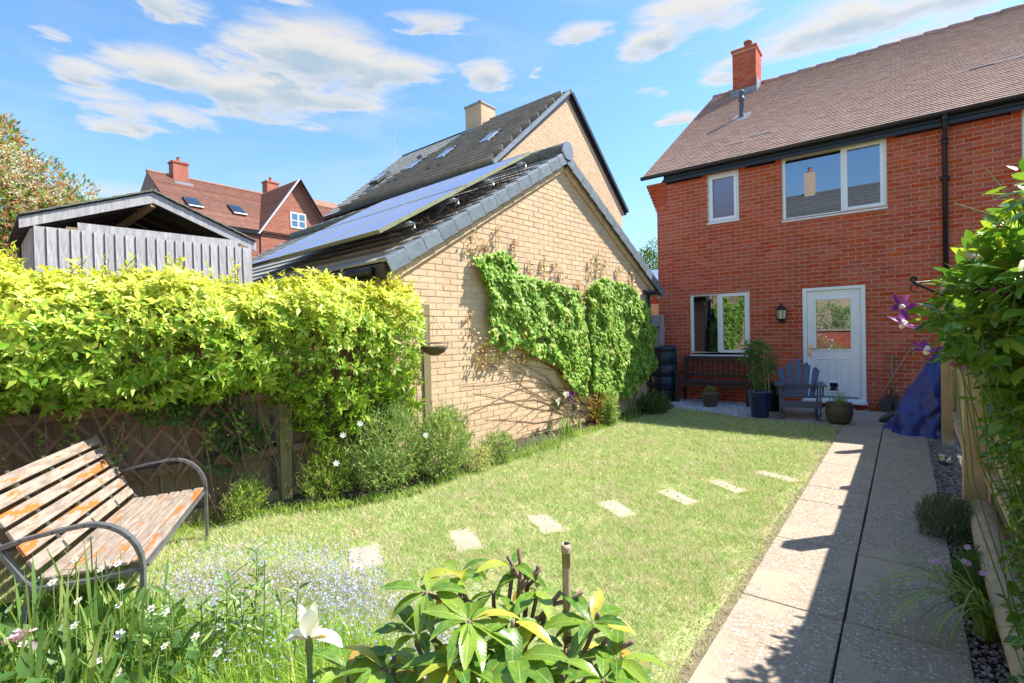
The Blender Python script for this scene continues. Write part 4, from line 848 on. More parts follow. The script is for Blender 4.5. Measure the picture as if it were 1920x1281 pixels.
MB().tube([(-3.5, -5.5, 9.55), (-3.5, 8, 9.55)], .09, 8).ob('ridge_tiles', M['far_tile'], lh)
pg = math.atan2(2.83, 1.98); 
for sg in (-1, 1):
    ug = Vector((0, -sg * math.cos(pg), math.sin(pg))); ng = Vector((0, sg * math.sin(pg), math.cos(pg)))
    course_roof(lh, (.22, sg * 2.1, 6.66), (-1, 0, 0), ug, ng, 3.9, 3.6, .11, M['far_tile'], 'gable_roof_courses')
    MB().prism([(.2, sg * 2.1, 6.62), (-3.7, sg * 2.1, 6.62), (-3.7, 0, 9.62), (.2, 0, 9.62)], .03, tuple(-ng)).ob('gable_roof', M['far_tile'], lh)
    MB().bar((.23, sg * 2.16, 6.56), (.23, 0, 9.66), .05, .17, (1, 0, 0)).ob('barge_board', M['upvc'] if sg < 0 else M['black_plastic'], lh)
MB().bar((.25, -2.2, 6.5), (.25, -.03, 9.58), .03, .07, (1, 0, 0)).ob('barge_edge', M['black_plastic'], lh)
MB().bb((.02, -5.4, 6.55), (.14, -2.1, 6.72)).ob('fascia_board', M['black_plastic'], lh)
for (y0, y1) in ((9.2, 9.72), (11.17, 11.65)):
    yc = (y0 + y1) / 2 - LHY; c = Vector((.12, yc, 6.74)) + um * 1.78 * 1.0 + nm_ * .08
    Rm = Matrix((Vector((0, 1, 0)), um, nm_)).transposed()
    if Rm.determinant() < 0: Rm = Matrix((Vector((0, -1, 0)), um, nm_)).transposed()
    s = MB().box(c, (.62, .85, .10), Rm).ob('skylight', M['slate_slab'], lh); MB().box(c + nm_ * .055, (.45, .62, .02), Rm).ob('skylight_pane', M['glass'], s); MB().box(c + nm_ * .05 - um * .47, (.62, .07, .04), Rm).ob('skylight_apron', M['upvc'], s)
for (yc, zt, x) in ((-4.15, 10.25, -3.5), (.45, 10.35, -3.6)):
    ch = MB(); ch.bb((x - .28, yc - .33, 8.9), (x + .28, yc + .33, zt)); c_ = ch.ob('chimney', M['far_brick'], lh); MB().bb((x - .32, yc - .37, zt - .08), (x + .32, yc + .37, zt + .01)).ob('chimney_cap', M['far_brick'], c_); MB().lathe([(.09, 0), (.08, .22), (.1, .26), (0, .27)], (x, yc, zt), 10).ob('chimney_pot', M['terracotta'], c_); MB().bb((x + .2, yc - .4, 9.05), (x + .6, yc + .4, 9.2)).ob('lead_flashing', M['lead'], c_)
wf = MB(); fz = lambda mb, y0, y1, z0, z1, wd: (mb.bb((-.03, y0, z0), (.03, y0 + wd, z1)), mb.bb((-.03, y1 - wd, z0), (.03, y1, z1)), mb.bb((-.03, y0 + wd, z0), (.03, y1 - wd, z0 + wd)), mb.bb((-.03, y0 + wd, z1 - wd), (.03, y1 - wd, z1)))
fz(wf, -.42, .42, 7.16, 7.96, .07); wf.bb((-.028, -.04, 7.23), (.028, .04, 7.89)); wf.bb((-.024, -.35, 7.53), (.024, .35, 7.57)); ww = wf.ob('window', M['upvc'], lh)
for y0, y1 in ((-.35, -.04), (.04, .35)):
    for z0, z1 in ((7.23, 7.53), (7.57, 7.89)): MB().bb((-.01, y0, z0), (.0, y1, z1)).ob('pane', M['glass_frost2'] if 'glass_frost2' in M else M['glass'], ww)
fh = thing('far_house', 'sliver of a brown tiled roof between the red gable and the buff house', 'house', (-34, 21.5, 0)); MB().bb((-3, -1.5, 0), (0, 3, 9.6)).ob('wall', M['far_brick'], fh); MB().prism([(.3, -1.7, 9.5), (-1.6, -1.7, 12.2), (-3.4, -1.7, 9.5)], 5, (0, 1, 0)).ob('roof', M['far_tile'], fh)
# house and gate seen through the gap beside the garage
gh = thing('distant_house', 'red brick house with a pale roof edge in the gap between garage and house', 'house', (-7.2, 18, 0)); MB().bb((-2.2, 0, 0), (.9, 5, 3.05)).ob('wall', M['red_brick'], gh); MB().prism([(-2.4, -.2, 3.0), (1.2, -.2, 3.0), (1.2, 2.5, 4.0), (-2.4, 2.5, 4.0)], .08, (0, -.4, .9)).ob('roof', M['sky_glass'], gh); MB().bb((-.9, -.15, 2.0), (.9, 0, 2.5)).ob('brick_ledge', M['buff_brick'], gh)
gt = thing('side_gate', 'weathered grey timber gate in the gap between garage and house', 'gate', (-4.2, 10.93, 0))
for i in range(7): MB().bb((-.01 - i * .115, 0, .08), (-.115 - i * .115, .02, 1.86)).ob('board', M['grey_wood'], gt)
MB().bb((-.8, .022, 1.5), (0, .05, 1.6)).ob('rail', M['grey_wood'], gt); MB().bb((-.42, -.03, 1.56), (-.12, -.002, 1.6)).ob('latch_bar', M['dark_wood'], gt)

# ================================================================== LEFT FENCE, TRELLIS, HEDGE
FA = R_(7.0); FL = (-4.47, 2.33, 0); frz = math.pi / 2 - FA
# local x runs along the fence towards the garage, local -y faces the lawn
fen = thing('timber_fence', 'brown feather edge fence below the golden hedge with dark rails', 'fence', FL, frz)
FW = Matrix.Translation(FL) @ Matrix.Rotation(frz, 4, 'Z')
x = -3.6
while x < 1.62:
    wd = rnd.uniform(.098, .112)
    if abs(x + wd / 2) > .07: 
        o = MB().box((0, 0, 0), (wd + .008, .014, 1.68)).ob('board', M['fence_wood'], fen); o.location = (x + wd / 2, .045, .97); o.rotation_euler = (0, rnd.uniform(-.006, .006), .10)
    x += wd
for z, h in ((.50, .07), (1.0, .07), (1.60, .07)):
    MB().bb((-3.6, -.03, z - h / 2), (-.06, .032, z + h / 2)).ob('rail', M['fence_wood'], fen, bev=.006); MB().bb((.06, -.03, z - h / 2), (1.62, .032, z + h / 2)).ob('rail', M['fence_wood'], fen, bev=.006)
MB().bb((-3.6, -.02, .0), (-.06, .02, .14)).ob('gravel_board', M['post_wood'], fen); MB().bb((.06, -.02, 0), (1.62, .02, .14)).ob('gravel_board', M['post_wood'], fen)
for x in (-2.45, 0, 1.57): MB().bb((x - .05, -.055, 0), (x + .05, .045, 1.86)).ob('fence_post', M['post_wood'], fen, bev=.005)
tr = thing('trellis', 'brown expanding lattice trellis fixed to the fence behind the old bench', 'trellis', FL, frz)
zt, zb = 1.22, .42
for s in (1, -1):
    for i in range(-2, 22):
        x0 = -3.3 + i * .205; run = (zt - zb) * .80; a, b = (x0, zb), (x0 + run, zt)
        if s < 0: a, b = (x0, zt), (x0 + run, zb)
        lo, hi = -3.3, -.28
        def clip(p, q):
            (xa, za), (xb, zb_) = p, q
            if xb <= lo or xa >= hi: return None
            ta = max(0, (lo - xa) / (xb - xa)); tb = min(1, (hi - xa) / (xb - xa)); return (xa + (xb - xa) * ta, za + (zb_ - za) * ta), (xa + (xb - xa) * tb, za + (zb_ - za) * tb)
        c = clip(a, b)
        if c and math.dist(*c) > .1:
            y = -.045 - (.009 if s > 0 else 0); MB().bar((c[0][0], y, c[0][1]), (c[1][0], y, c[1][1]), .024, .008, (0, 1, 0)).ob('lath', M['lath'], tr) if False else MB().bar((c[0][0], y, c[0][1]), (c[1][0], y, c[1][1]), .008, .024, (0, 0, 1)).ob('lath', M['lath'], tr)

def bush_pts(n, blobs, shell=.55):
    B = np.array(blobs, float); vol = B[:, 3] * B[:, 4] * B[:, 5]; k = rs.choice(len(B), n, p=vol / vol.sum()); d = rdir(n); r = (shell + (1 - shell) * rs.uniform(size=n) ** .6)
    r *= 1 + .28 * noise3(d * 2.0 + k[:, None], 2.6); P = B[k, :3] + d * B[k, 3:6] * r[:, None]; return P, d
def bush(name, label, cat, base, blobs, n, L, mat, tmpl=None, up=.5, group=None, stems=6, extra=None, rough=.5, part='foliage', sprigs=0):
    t = thing(name, label, cat, base, 0, group); P, d = bush_pts(n, blobs); k = P[:, 2] > .01; P, d = P[k], d[k]
    D = norm(d + rdir(len(P)) * .9 + np.array([0, 0, up])); N_ = norm(d * .5 + rdir(len(P)) * .8 + np.array([.2, .3, .9]))
    leaves(part, P, D, N_, rs.uniform(.6, 1.25, len(P)) * L, tmpl or T_leaf(), mat, t)
    sm = MB(); B = blobs
    if sprigs:
        Ps, ds = bush_pts(sprigs, blobs, .9); Q = []; DD = []
        for p, d_ in zip(Ps, ds):
            if p[2] < .08: continue
            v = Vector(d_) * .6 + Vector((rnd.uniform(-.3, .3), rnd.uniform(-.3, .3), .9)); v.normalize(); h = rnd.uniform(.08, .2) * (L / .045); p = Vector(p) - v * .05; sm.tube([p, p + v * h], .0016, 3, False)
            for j in range(9): Q.append(tuple(p + v * h * (.15 + .85 * j / 8))); DD.append((rnd.uniform(-1, 1), rnd.uniform(-1, 1), .6))
        if Q: Q = np.array(Q); leaves('shoot_foliage', Q, np.array(DD), rdir(len(Q), 1), rs.uniform(.5, 1.0, len(Q)) * L, tmpl or T_leaf(), mat, t)
    for i in range(stems):
        b = B[i % len(B)]; a = rnd.uniform(0, 6.28); p1 = (b[0] + rnd.uniform(-.4, .4) * b[3], b[1] + rnd.uniform(-.4, .4) * b[4], b[2] + b[5] * .5); sm.tube([(rnd.uniform(-.03, .03), rnd.uniform(-.03, .03), -.02), (p1[0] * .5, p1[1] * .5, p1[2] * .5), p1], [.008, .006, .003], 5)
    if sm.f: sm.ob('stem', M['stem'], t)
    return t

def hedge():
    t = thing('hedge', 'golden leaved climber hedge billowing over the left fence', 'hedge', FL, frz); n = 46000
    def shell(n, lay):
        u = rs.uniform(-3.5, 1.4, n); th = rs.uniform(-1.75, 2.6, n); end = np.clip((1.42 - u) / .5, 0, 1) ** .5
        lump = .13 * noise3(np.c_[u, th * .6, th * 0], 3.4) + .09 * noise3(np.c_[u, th * .6, th * 0], 8, 3)
        R = lay * (1 + lump); out = .50 * end + .1; dn = np.where(u > -.25, .55 + .42 * np.clip((u + .25) / .5, 0, 1), .55) * (1 + .10 * np.sin(u * 5)); upz = .44 + .06 * noise3(np.c_[u, u * 0, u * 0], 3.1)
        y = -np.cos(th) * R * out; zz = np.sin(th); z = 1.58 + np.where(zz > 0, zz * upz, zz * dn) * R; k = rs.uniform(size=n) < .35 + .65 * end
        o = np.c_[rs.normal(0, .25, n), -np.cos(th), np.sin(th)]; return np.c_[u, y, z][k], norm(o[k])
    C, O = shell(7200, .80 + .26 * rs.uniform(size=7200)); kp = (noise3(C, 4.2, 1) * .6 + noise3(C, 10, 2) * .4 + rs.uniform(-.5, .5, len(C))) > -.38; C, O = C[kp], O[kp]; m = len(C); kk = 6      # rosettes of leaves at each shoot tip
    O = norm(O + rdir(m) * .45 + np.array([.15, -.1, .35])); ref = norm(np.cross(O, rdir(m))); bb = np.cross(O, ref); P = []; D = []; N_ = []; L = []
    size = rs.uniform(.55, 1.4, m)
    for j in range(kk):
        a = j * 2 * math.pi / kk + rs.uniform(-.4, .4, m); sp = rs.uniform(.25, .8, m); d = ref * np.cos(a)[:, None] + bb * np.sin(a)[:, None]
        D.append(norm(d + O * sp[:, None])); N_.append(norm(O - d * sp[:, None] + rdir(m) * .15)); P.append(C - O * rs.uniform(0, .035, m)[:, None]); L.append(size * rs.uniform(.042, .082, m))
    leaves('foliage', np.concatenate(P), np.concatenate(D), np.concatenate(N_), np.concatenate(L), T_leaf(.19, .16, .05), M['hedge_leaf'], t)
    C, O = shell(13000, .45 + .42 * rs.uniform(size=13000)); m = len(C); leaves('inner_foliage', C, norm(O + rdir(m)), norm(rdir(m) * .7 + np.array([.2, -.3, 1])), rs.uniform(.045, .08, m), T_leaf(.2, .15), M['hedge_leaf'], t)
    # sprigs standing up along the top and trailing below
    Q = []; DD = []; sm = MB()
    for i in range(95):
        u0 = rnd.uniform(-3.3, 1.4); top = i % 3; h = rnd.uniform(.06, .20)
        b = Vector((u0, rnd.uniform(-.3, .25), 1.96)) if top else Vector((rnd.uniform(-2.2, .9), -.12, rnd.uniform(.75, 1.15)))
        d = Vector((rnd.uniform(-.5, .5), rnd.uniform(-.5, .2), 1 if top else -.6)).normalized()
        if not top: h *= 1.7
        sm.tube([b, b + d * h * .5, b + d * h + Vector((.02, -.02, -.01))], .0025, 4)
        for j in range(10):
            Q.append(b + d * h * (j / 9)); v = Vector((rnd.uniform(-1, 1), rnd.uniform(-1, 1), .5)); DD.append(v)
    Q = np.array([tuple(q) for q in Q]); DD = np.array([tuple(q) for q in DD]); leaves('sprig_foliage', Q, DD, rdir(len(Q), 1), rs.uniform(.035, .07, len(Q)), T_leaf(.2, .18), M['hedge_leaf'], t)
    for i in range(26):
        a = Vector((rnd.uniform(-3, 1.3), -.02, rnd.uniform(0, .3))); b = Vector((a.x + rnd.uniform(-.7, .7), -.1, 1.4)); c = (a + b) / 2 + Vector((rnd.uniform(-.2, .2), -.08, 0)); sm.tube([a, c, b], [.006, .005, .004], 5)
    for i in range(14):
        a = Vector((.7 + rnd.uniform(-.15, .2), -.12, .02)); sm.tube([a, a + Vector((rnd.uniform(-.1, .1), -.05, .4)), a + Vector((rnd.uniform(-.3, .3), -.1, .9))], .007, 5)
    sm.ob('stem', M['stem'], t)
hedge()
# greener climber leaves hanging over the trellis
bush('trellis_climber', 'dark green climbing shoots hanging in front of the trellis under the hedge', 'climbing plant', (-4.43, 1.75, 0), [(-.02, -.05, .92, .06, .32, .10), (-.02, .15, .72, .06, .22, .13), (-.02, .30, .62, .06, .13, .10), (-.02, -.35, .95, .06, .22, .08), (-.03, .06, .50, .07, .13, .09)], 1000, .055, M['dark_shrub'], stems=4)

# ================================================================== SHED
SA = R_(5); SLc = (-7.1, 3.45, 0); srz = math.pi / 2 - SA
sh = thing('timber_shed', 'weathered grey timber shed with open gable roof behind the hedge', 'shed', SLc, srz)
x = -2.31; i = 0
while x < -.14:
    wd = .099; o = MB().box((0, 0, 0), (wd + .016, .016, 2.76)).ob('board', M['grey_wood'], sh); o.location = (x + wd / 2, -.012 * 1, 1.385); o.rotation_euler = (0, rnd.uniform(-.005, .005), .16); x += wd; i += 1
for k in range(12):
    o = MB().box((0, 0, 0), (.016, .115, 2.74)).ob('board', M['grey_wood'], sh); o.location = (-2.325, .05 + k * .11, 1.375); o.rotation_euler = (0, 0, .12)
MB().bb((-1.95, .03, 2.77), (-.28, .06, 2.86)).ob('wall_plate', M['grey_wood'], sh)
for x in (-2.0, -.26): MB().bb((x - .05, .03, .1), (x + .05, .13, 2.80)).ob('corner_post', M['post_wood'], sh)
ap = Vector((-1.22, .10, 3.28)); eL = Vector((-2.42, .10, 2.80)); eR = Vector((-.02, .10, 2.80))
for e in (eL, eR): MB().bar(e, ap, .03, .115, (0, 1, 0)).ob('barge_board', M['grey_wood'], sh) if False else MB().prism([e + Vector((0, 0, -.055)), e + Vector((0, 0, .06)), ap + Vector((0, 0, .065)), ap + Vector((0, 0, -.06))], .028, (0, 1, 0)).ob('barge_board', M['grey_wood'], sh)
for e, sg in ((eL, 1), (eR, -1)):
    d = (ap - e); n_ = 9
    for i in range(n_):
        a = e + d * (i / n_) + Vector((0, -.03, .075)); b_ = e + d * ((i + 1.25) / n_) + Vector((0, -.03, .082)); 
        for j in range(5): MB().prism([a + Vector((0, j * .42, .012)), b_ + Vector((0, j * .42, -.002)), b_ + Vector((0, j * .42, .012)), a + Vector((0, j * .42, .030))], .41, (0, 1, 0)).ob('roof_board', M['shed_roof'] if 'shed_roof' in M else M['lichen_ridge'], sh)
for i in range(1, 5):
    y = .10 + i * .45
    for e in (eL, eR): MB().prism([e + Vector((0, y - .1, -.04)), e + Vector((0, y - .1, .05)), ap + Vector((0, y - .1, .05)), ap + Vector((0, y - .1, -.04))], .045, (0, 1, 0)).ob('rafter', M['dark_wood'], sh)
MB().bar((-1.22, .12, 3.2), (-1.7, 1.2, 2.75), .06, .06).ob('brace', M['lath'], sh); MB().bb((-2.31, 2.2, 0), (-.12, 2.24, 3.0)).ob('back_wall', M['dark_wood'], sh); MB().bb((-.14, .1, 0), (-.12, 2.2, 2.75)).ob('side_wall', M['dark_wood'], sh)
MB().bb((-2.3, .0, 0), (-.13, .004, 2.72)).ob('lining', M['dark_wood'], sh)
fp_ = thing('fence_panel', 'pale grey fence panel at the far left beyond the hedge', 'fence', (-9.2, 1.2, 0)); 
for i in range(16): MB().bb((0, -.11 * i, 0), (.02, -.11 * i - .105, 2.62)).ob('board', M['grey_wood'], fp_)

# photinia tree
def tree(name, label, cat, base, blobs, n, L, mat, trunk=.08, bloss=0, group=None):
    t = thing(name, label, cat, base, 0, group); P, d = bush_pts(n, blobs, .45); D = norm(d + rdir(len(P)) * .8 + np.array([0, 0, .5])); N_ = norm(d * .4 + rdir(len(P)) * .9 + np.array([.3, .3, .8]))
    leaves('crown', P, D, N_, rs.uniform(.6, 1.3, len(P)) * L, T_leaf(.2), mat, t)
    sm = MB(); c = blobs[0]; sm.tube([(0, 0, -.1), (.05, .03, c[2] * .35), (c[0] * .5, c[1] * .5, c[2] * .75), (c[0], c[1], c[2])], [trunk, trunk * .8, trunk * .55, trunk * .3], 8)
    for b in blobs[1:]: sm.tube([(c[0] * .4, c[1] * .4, c[2] * .6), ((c[0] * .4 + b[0]) / 2, (c[1] * .4 + b[1]) / 2, (c[2] * .6 + b[2]) / 2 + .1), (b[0], b[1], b[2])], [trunk * .5, trunk * .35, trunk * .12], 6)
    sm.ob('trunk', M['bark'], t, smooth=True)
    if bloss:
        Pb, db = bush_pts(bloss, blobs, .92); k = rs.uniform(size=len(Pb)) < .5 + .5 * np.sign(noise3(Pb, 2.1)); Pb, db = Pb[k], db[k]; m = 16
        Q = (Pb[:, None] + rs.normal(0, .05, (len(Pb), m, 3)) * [1, 1, .5]).reshape(-1, 3); o = bpy.data.objects.new('blossom', flower_mesh('blossom', Q, .014, M['blossom'], 4)); link(o, t); tag(o, kind='stuff')
    return t
tree('photinia_tree', 'photinia tree with bronze red young leaves and cream blossom left of the shed', 'tree', (-10.6, .75, .15),
     [(.0, .1, 3.3, 1.2, 1.1, 1.2), (.0, -.9, 3.4, 1.1, 1.1, 1.4), (.1, .0, 4.2, .7, .7, .6), (.1, .45, 4.35, .35, .35, .4), (0, 1.15, 3.2, .6, .55, .55), (0, 1.65, 3.35, .35, .28, .32), (0, 1.45, 3.8, .28, .28, .28), (0, 1.3, 3.3, .55, .5, .55), (0, 1.6, 3.3, .4, .35, .4), (0, .9, 3.9, .5, .5, .4), (.1, .45, 4.4, .4, .4, .4), (0, -1.9, 3.4, .9, .9, 1.2), (0, .9, 2.7, .8, .8, .7)], 48000, .09, M['photinia'], .09, 3200)
tree('garden_tree', 'light green tree top showing in the gap left of the red house', 'tree', (-12.6, 30.5, 0), [(0, 0, 5.6, .8, .8, .9), (.3, 0, 6.7, .5, .5, .5), (-.4, .2, 6.2, .6, .6, .6), (.9, 0, 5.3, .8, .7, .7)], 2600, .16, M['far_leaf'], .12)

# ================================================================== IVY ON THE GARAGE
def ivy():
    t = thing('climbing_ivy', 'green ivy hanging in two masses over bare stems on the garage wall', 'climbing plant', GL, grz)
    A = [(-3.68, 2.51), (-3.5, 2.48), (-3.25, 2.59), (-2.95, 2.37), (-2.38, 2.24), (-1.53, 2.16), (-1.35, 1.91), (-1.31, 1.37), (-1.36, .55), (-1.79, .72), (-2.11, 1.03), (-2.54, 1.19), (-2.98, 1.35), (-3.3, 1.3), (-3.58, 1.4), (-3.5, 1.6), (-3.45, 1.76), (-3.5, 2.09)]
    Bp = [(-1.28, 2.2), (-1.1, 2.33), (-.67, 2.44), (.23, 2.29), (.63, 2.02), (.80, 1.72), (1.0, 1.51), (1.0, .90), (.62, .64), (-.10, .38), (-.74, .40), (-1.22, .62), (-1.30, 1.37)]
    n = 34000; u = rs.uniform(-3.8, 1.1, n); z = rs.uniform(.2, 2.75, n); nz = .05 * noise3(np.c_[u, z, z * 0], 5); k = inpoly(u + nz, z + nz, A) | inpoly(u + nz, z + nz, Bp)
    gap = np.abs(u + 1.30 + .05 * np.sin(z * 4)) < .075; k &= ~gap
    thin = ((u < -2.3) & (z < 1.65) & (z > 1.0)) ; k &= ~(thin & (rs.uniform(size=n) < .72)); u, z = u[k], z[k]
    m = len(u); bulge = .13 + .05 * noise3(np.c_[u, z, z * 0], 3.3) + .05 * noise3(np.c_[u, z, z * 0], 8, 5); y = -(.02 + np.clip(bulge, .04, .3) * rs.uniform(.15, 1, m) ** .6)
    D = norm(np.c_[rs.normal(0, .45, m), -.45 + rs.normal(0, .2, m), -1 + rs.normal(0, .3, m)]); N_ = norm(np.c_[rs.normal(0, .4, m), -1 + rs.normal(0, .2, m), .65 + rs.normal(0, .35, m)])
    leaves('foliage', np.c_[u, y, z], D, N_, rs.uniform(.05, .095, m), T_ivy(), M['ivy_leaf'], t)
    Q = []
    sm = MB()
    for (u0, z0, h, s) in [(-3.62, 2.45, .38, -.1), (-3.45, 2.45, .25, .1), (-3.22, 2.5, .42, -.05), (-2.95, 2.4, .40, .1), (-2.6, 2.28, .28, 0), (-2.3, 2.25, .38, .05), (-2.0, 2.2, .40, -.03), (-1.9, 2.2, .3, .1), (-1.5, 2.12, .2, .1), (-1.05, 2.35, .35, -.1), (-.85, 2.4, .48, .05), (-.7, 2.42, .3, .1), (-.2, 2.35, .33, 0), (.25, 2.25, .4, .08), (.3, 2.2, .25, -.1), (-3.75, 1.5, .3, -.1), (-1.42, 2.05, .25, .0), (-3.6, 1.35, -.3, -.3), (-3.75, 2.5, .2, -.4)]:
        pts = [Vector((u0 + s * q * h, -.015 - .02 * rnd.random(), z0 + h * q)) for q in (0, .35, .7, 1)]; sm.tube(pts, .003, 4, False)
        for j in range(int(26 * abs(h) / .35)): q = rnd.random() ** .8; Q.append((u0 + s * q * h + rnd.gauss(0, .025 + .03 * (1 - q)), -.03 - .03 * rnd.random(), z0 + h * q))
    for j in range(330): Q.append((rnd.uniform(-3.75, -2.2), -.05 - .05 * rnd.random(), rnd.uniform(1.12, 1.5)))
    for j in range(120): Q.append((-1.42 + rnd.gauss(0, .12), -.06 - .05 * rnd.random(), 2.0 + rnd.gauss(0, .12)))
    Q = np.array(Q); m = len(Q); D = norm(np.c_[rs.normal(0, .6, m), -.5 + rs.normal(0, .2, m), -.6 + rs.normal(0, .5, m)]); N_ = norm(np.c_[rs.normal(0, .4, m), -1 + rs.normal(0, .2, m), .6 + rs.normal(0, .35, m)])
    leaves('young_foliage', Q, D, N_, rs.uniform(.025, .05, m), T_ivy(), M['ivy_young'], t)
    # bare branching stems fanning over the wall from the root
    root = Vector((-1.12, -.05, .05))
    for i in range(26):
        f = i / 25; e = [(-3.75, 1.15), (-3.87, .85), (-3.8, .5), (-3.4, .22), (-2.9, .08), (-2.2, .12)]; q = f * 5; k0 = min(4, int(q)); w_ = q - k0
        ex = e[k0][0] * (1 - w_) + e[k0 + 1][0] * w_ + rnd.uniform(-.1, .25); ez = e[k0][1] * (1 - w_) + e[k0 + 1][1] * w_ + rnd.uniform(-.08, .08)
        if i % 2: ez = rnd.uniform(.75, 1.35); ex = rnd.uniform(-3.4, -1.8)
        st = root + Vector((rnd.uniform(-.5, .05), 0, rnd.uniform(.05, .55))); pts = []
        for s in range(8):
            v = s / 7; pts.append((st.x + (ex - st.x) * v + .05 * math.sin(v * 7 + i), -.012, st.z + (ez - st.z) * v + .22 * math.sin(v * math.pi) * (1 if i % 3 else -.3) + .025 * math.sin(v * 11 + i * 2)))
        sm.tube(pts, [.007 - .005 * s / 7 for s in range(8)], 5, False)
    for x0 in (-1.18, -1.08, -.95, .0):
        sm.tube([(x0, -.06, 0), (x0 + .03, -.07, .4), (x0 - .12, -.05, .9), (x0 - .15, -.05, 1.6)], [.02, .017, .013, .008], 7)
    sm.tube([(.1, -.05, 0), (.2, -.06, .25), (.45, -.05, .5), (.7, -.05, .9)], [.016, .014, .012, .006], 6)
    sm.ob('stem', M['stem'], t, smooth=True)
    Q = np.array([(rnd.gauss(-1.15, .22), -.10 - rnd.random() * .2, rnd.uniform(.05, .55)) for _ in range(420)]); m = len(Q)
    leaves('dry_foliage', Q, rdir(m), rdir(m, .5), rs.uniform(.02, .05, m), T_ivy(), M['dry_leaf'] if 'dry_leaf' in M else M['ivy_young'], t)
ivy()

# ================================================================== BORDER PLANTS
def bb_(name, label, base, rx, ry, rz, n, L, mat, cat='shrub', **k):
    k.setdefault('sprigs', int(260 * max(rx, .12) / .3)); n = int(n * .8)
    return bush(name, label, cat, base, [(0, 0, rz * .95, rx, ry, rz), (-.2 * rx, .3 * ry, rz * 1.15, rx * .7, ry * .7, rz * .8), (.25 * rx, -.35 * ry, rz * .6, rx * .75, ry * .7, rz * .6)], n, L, mat, **k)
ln = T_leaf(.14, .05)
b1_ = bb_('cistus_bush', 'grey green leafy bush with small white flowers below the right end of the hedge', (-4.0, 3.15, 0), .30, .38, .40, 6500, .045, M['shrub_leaf'], tmpl=ln, up=.9)
bb_('tall_perennial', 'tall leafy clump in front of the garage corner beside the white flowered bush', (-3.86, 3.75, 0), .24, .34, .36, 5200, .05, M['shrub_leaf'], tmpl=ln, up=.8)
bb_('cosmos_seedlings', 'feathery pale green growth left of the white flowered bush by the fence post', (-4.22, 2.62, 0), .2, .25, .26, 2300, .045, M['weed'], cat='plant', tmpl=T_leaf(.08, .1), up=1.2)
bb_('fennel_plant', 'feathery bright green plant at the foot of the fence behind the old bench', (-4.32, 1.92, 0), .09, .16, .17, 900, .04, M['weed'], cat='plant', tmpl=T_leaf(.1, .1), up=1.2)
bb_('small_bush', 'small pale leaved bush by the garage wall left of the stems', (-3.78, 4.55, 0), .18, .24, .17, 1900, .04, M['shrub_leaf'], tmpl=ln)
bb_('dried_seedheads', 'low tangle of beige and green stems between the tall clump and the small bush', (-3.72, 4.15, 0), .14, .16, .13, 800, .035, M['grass'], cat='plant', tmpl=ln)
bb_('box_bush', 'rounded light green bush at the foot of the ivy on the garage', (-3.80, 7.35, 0), .16, .19, .24, 2400, .045, M['shrub_leaf'])
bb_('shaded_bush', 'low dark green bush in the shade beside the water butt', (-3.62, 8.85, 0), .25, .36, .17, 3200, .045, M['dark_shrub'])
def grass_clump(name, label, base, n, L, W, mat, spread=.12, lean=.9, cat='plant', seg=4):
    t = thing(name, label, cat, base); a = rs.uniform(0, 6.28, n); q = rs.uniform(.1, 1, n) * lean; P = np.c_[rs.normal(0, spread, (n, 2)), np.full(n, -.01)]
    blades('blades', P, np.c_[np.cos(a) * q, np.sin(a) * q, q * 0], rs.uniform(.55, 1.1, n) * L, rs.uniform(.7, 1.2, n) * W, mat, t, 'stuff' if n > 40 else None, seg); return t
grass_clump('ornamental_grass', 'arching grassy clump against the garage wall left of the iris', (-3.68, 5.45, 0), 150, .26, .008, M['blade'], .16)
grass_clump('sedge_clump', 'blue green grassy clump at the wall foot below the bare stems', (-3.66, 5.0, 0), 110, .22, .008, M['blade'], .12)
ir = grass_clump('bearded_iris', 'iris with white and purple flowers before the bare ivy stems', (-3.84, 6.15, 0), 36, .42, .02, M['blade'], .12, .4)
for (dx, dy, dz) in ((.0, -.15, .52), (.03, .0, .60), (-.02, .22, .57), (0, .1, .48)):
    MB().tube([(dx, dy, 0), (dx, dy, dz)], .005, 5).ob('flower_stem', M['green_stem'], ir); o = bpy.data.objects.new('flower', flower_mesh('flower', np.array([(dx, dy, dz + .02)] * 3), .05, M['petal_white'] if dz > .5 and dy < .2 else M['petal_purple'], 5, cup=.8)); link(o, ir)
grass_clump('lily_leaves', 'strappy leaves in the shade between the bare stems and the dark bush', (-3.78, 8.05, 0), 40, .3, .018, M['blade'], .1, .6)
for i, (dx, dy, z) in enumerate([(-.02, -.5, .62), (.1, -.4, .72), (.14, -.12, .42), (.25, .25, .52), (.05, -.62, .40)]):
    o = bpy.data.objects.new('flower', flower_mesh('flower', np.array([(dx, dy, z)]), .03, M['petal_white'], 6, up=norm(np.array([[.7, -.6, .5]])))); link(o, b1_); MB().tube([(dx * .5, dy * .6, .1), (dx * .8, dy * .9, z * .6), (dx, dy, z)], .002, 4).ob('flower_stalk', M['green_stem'], b1_)
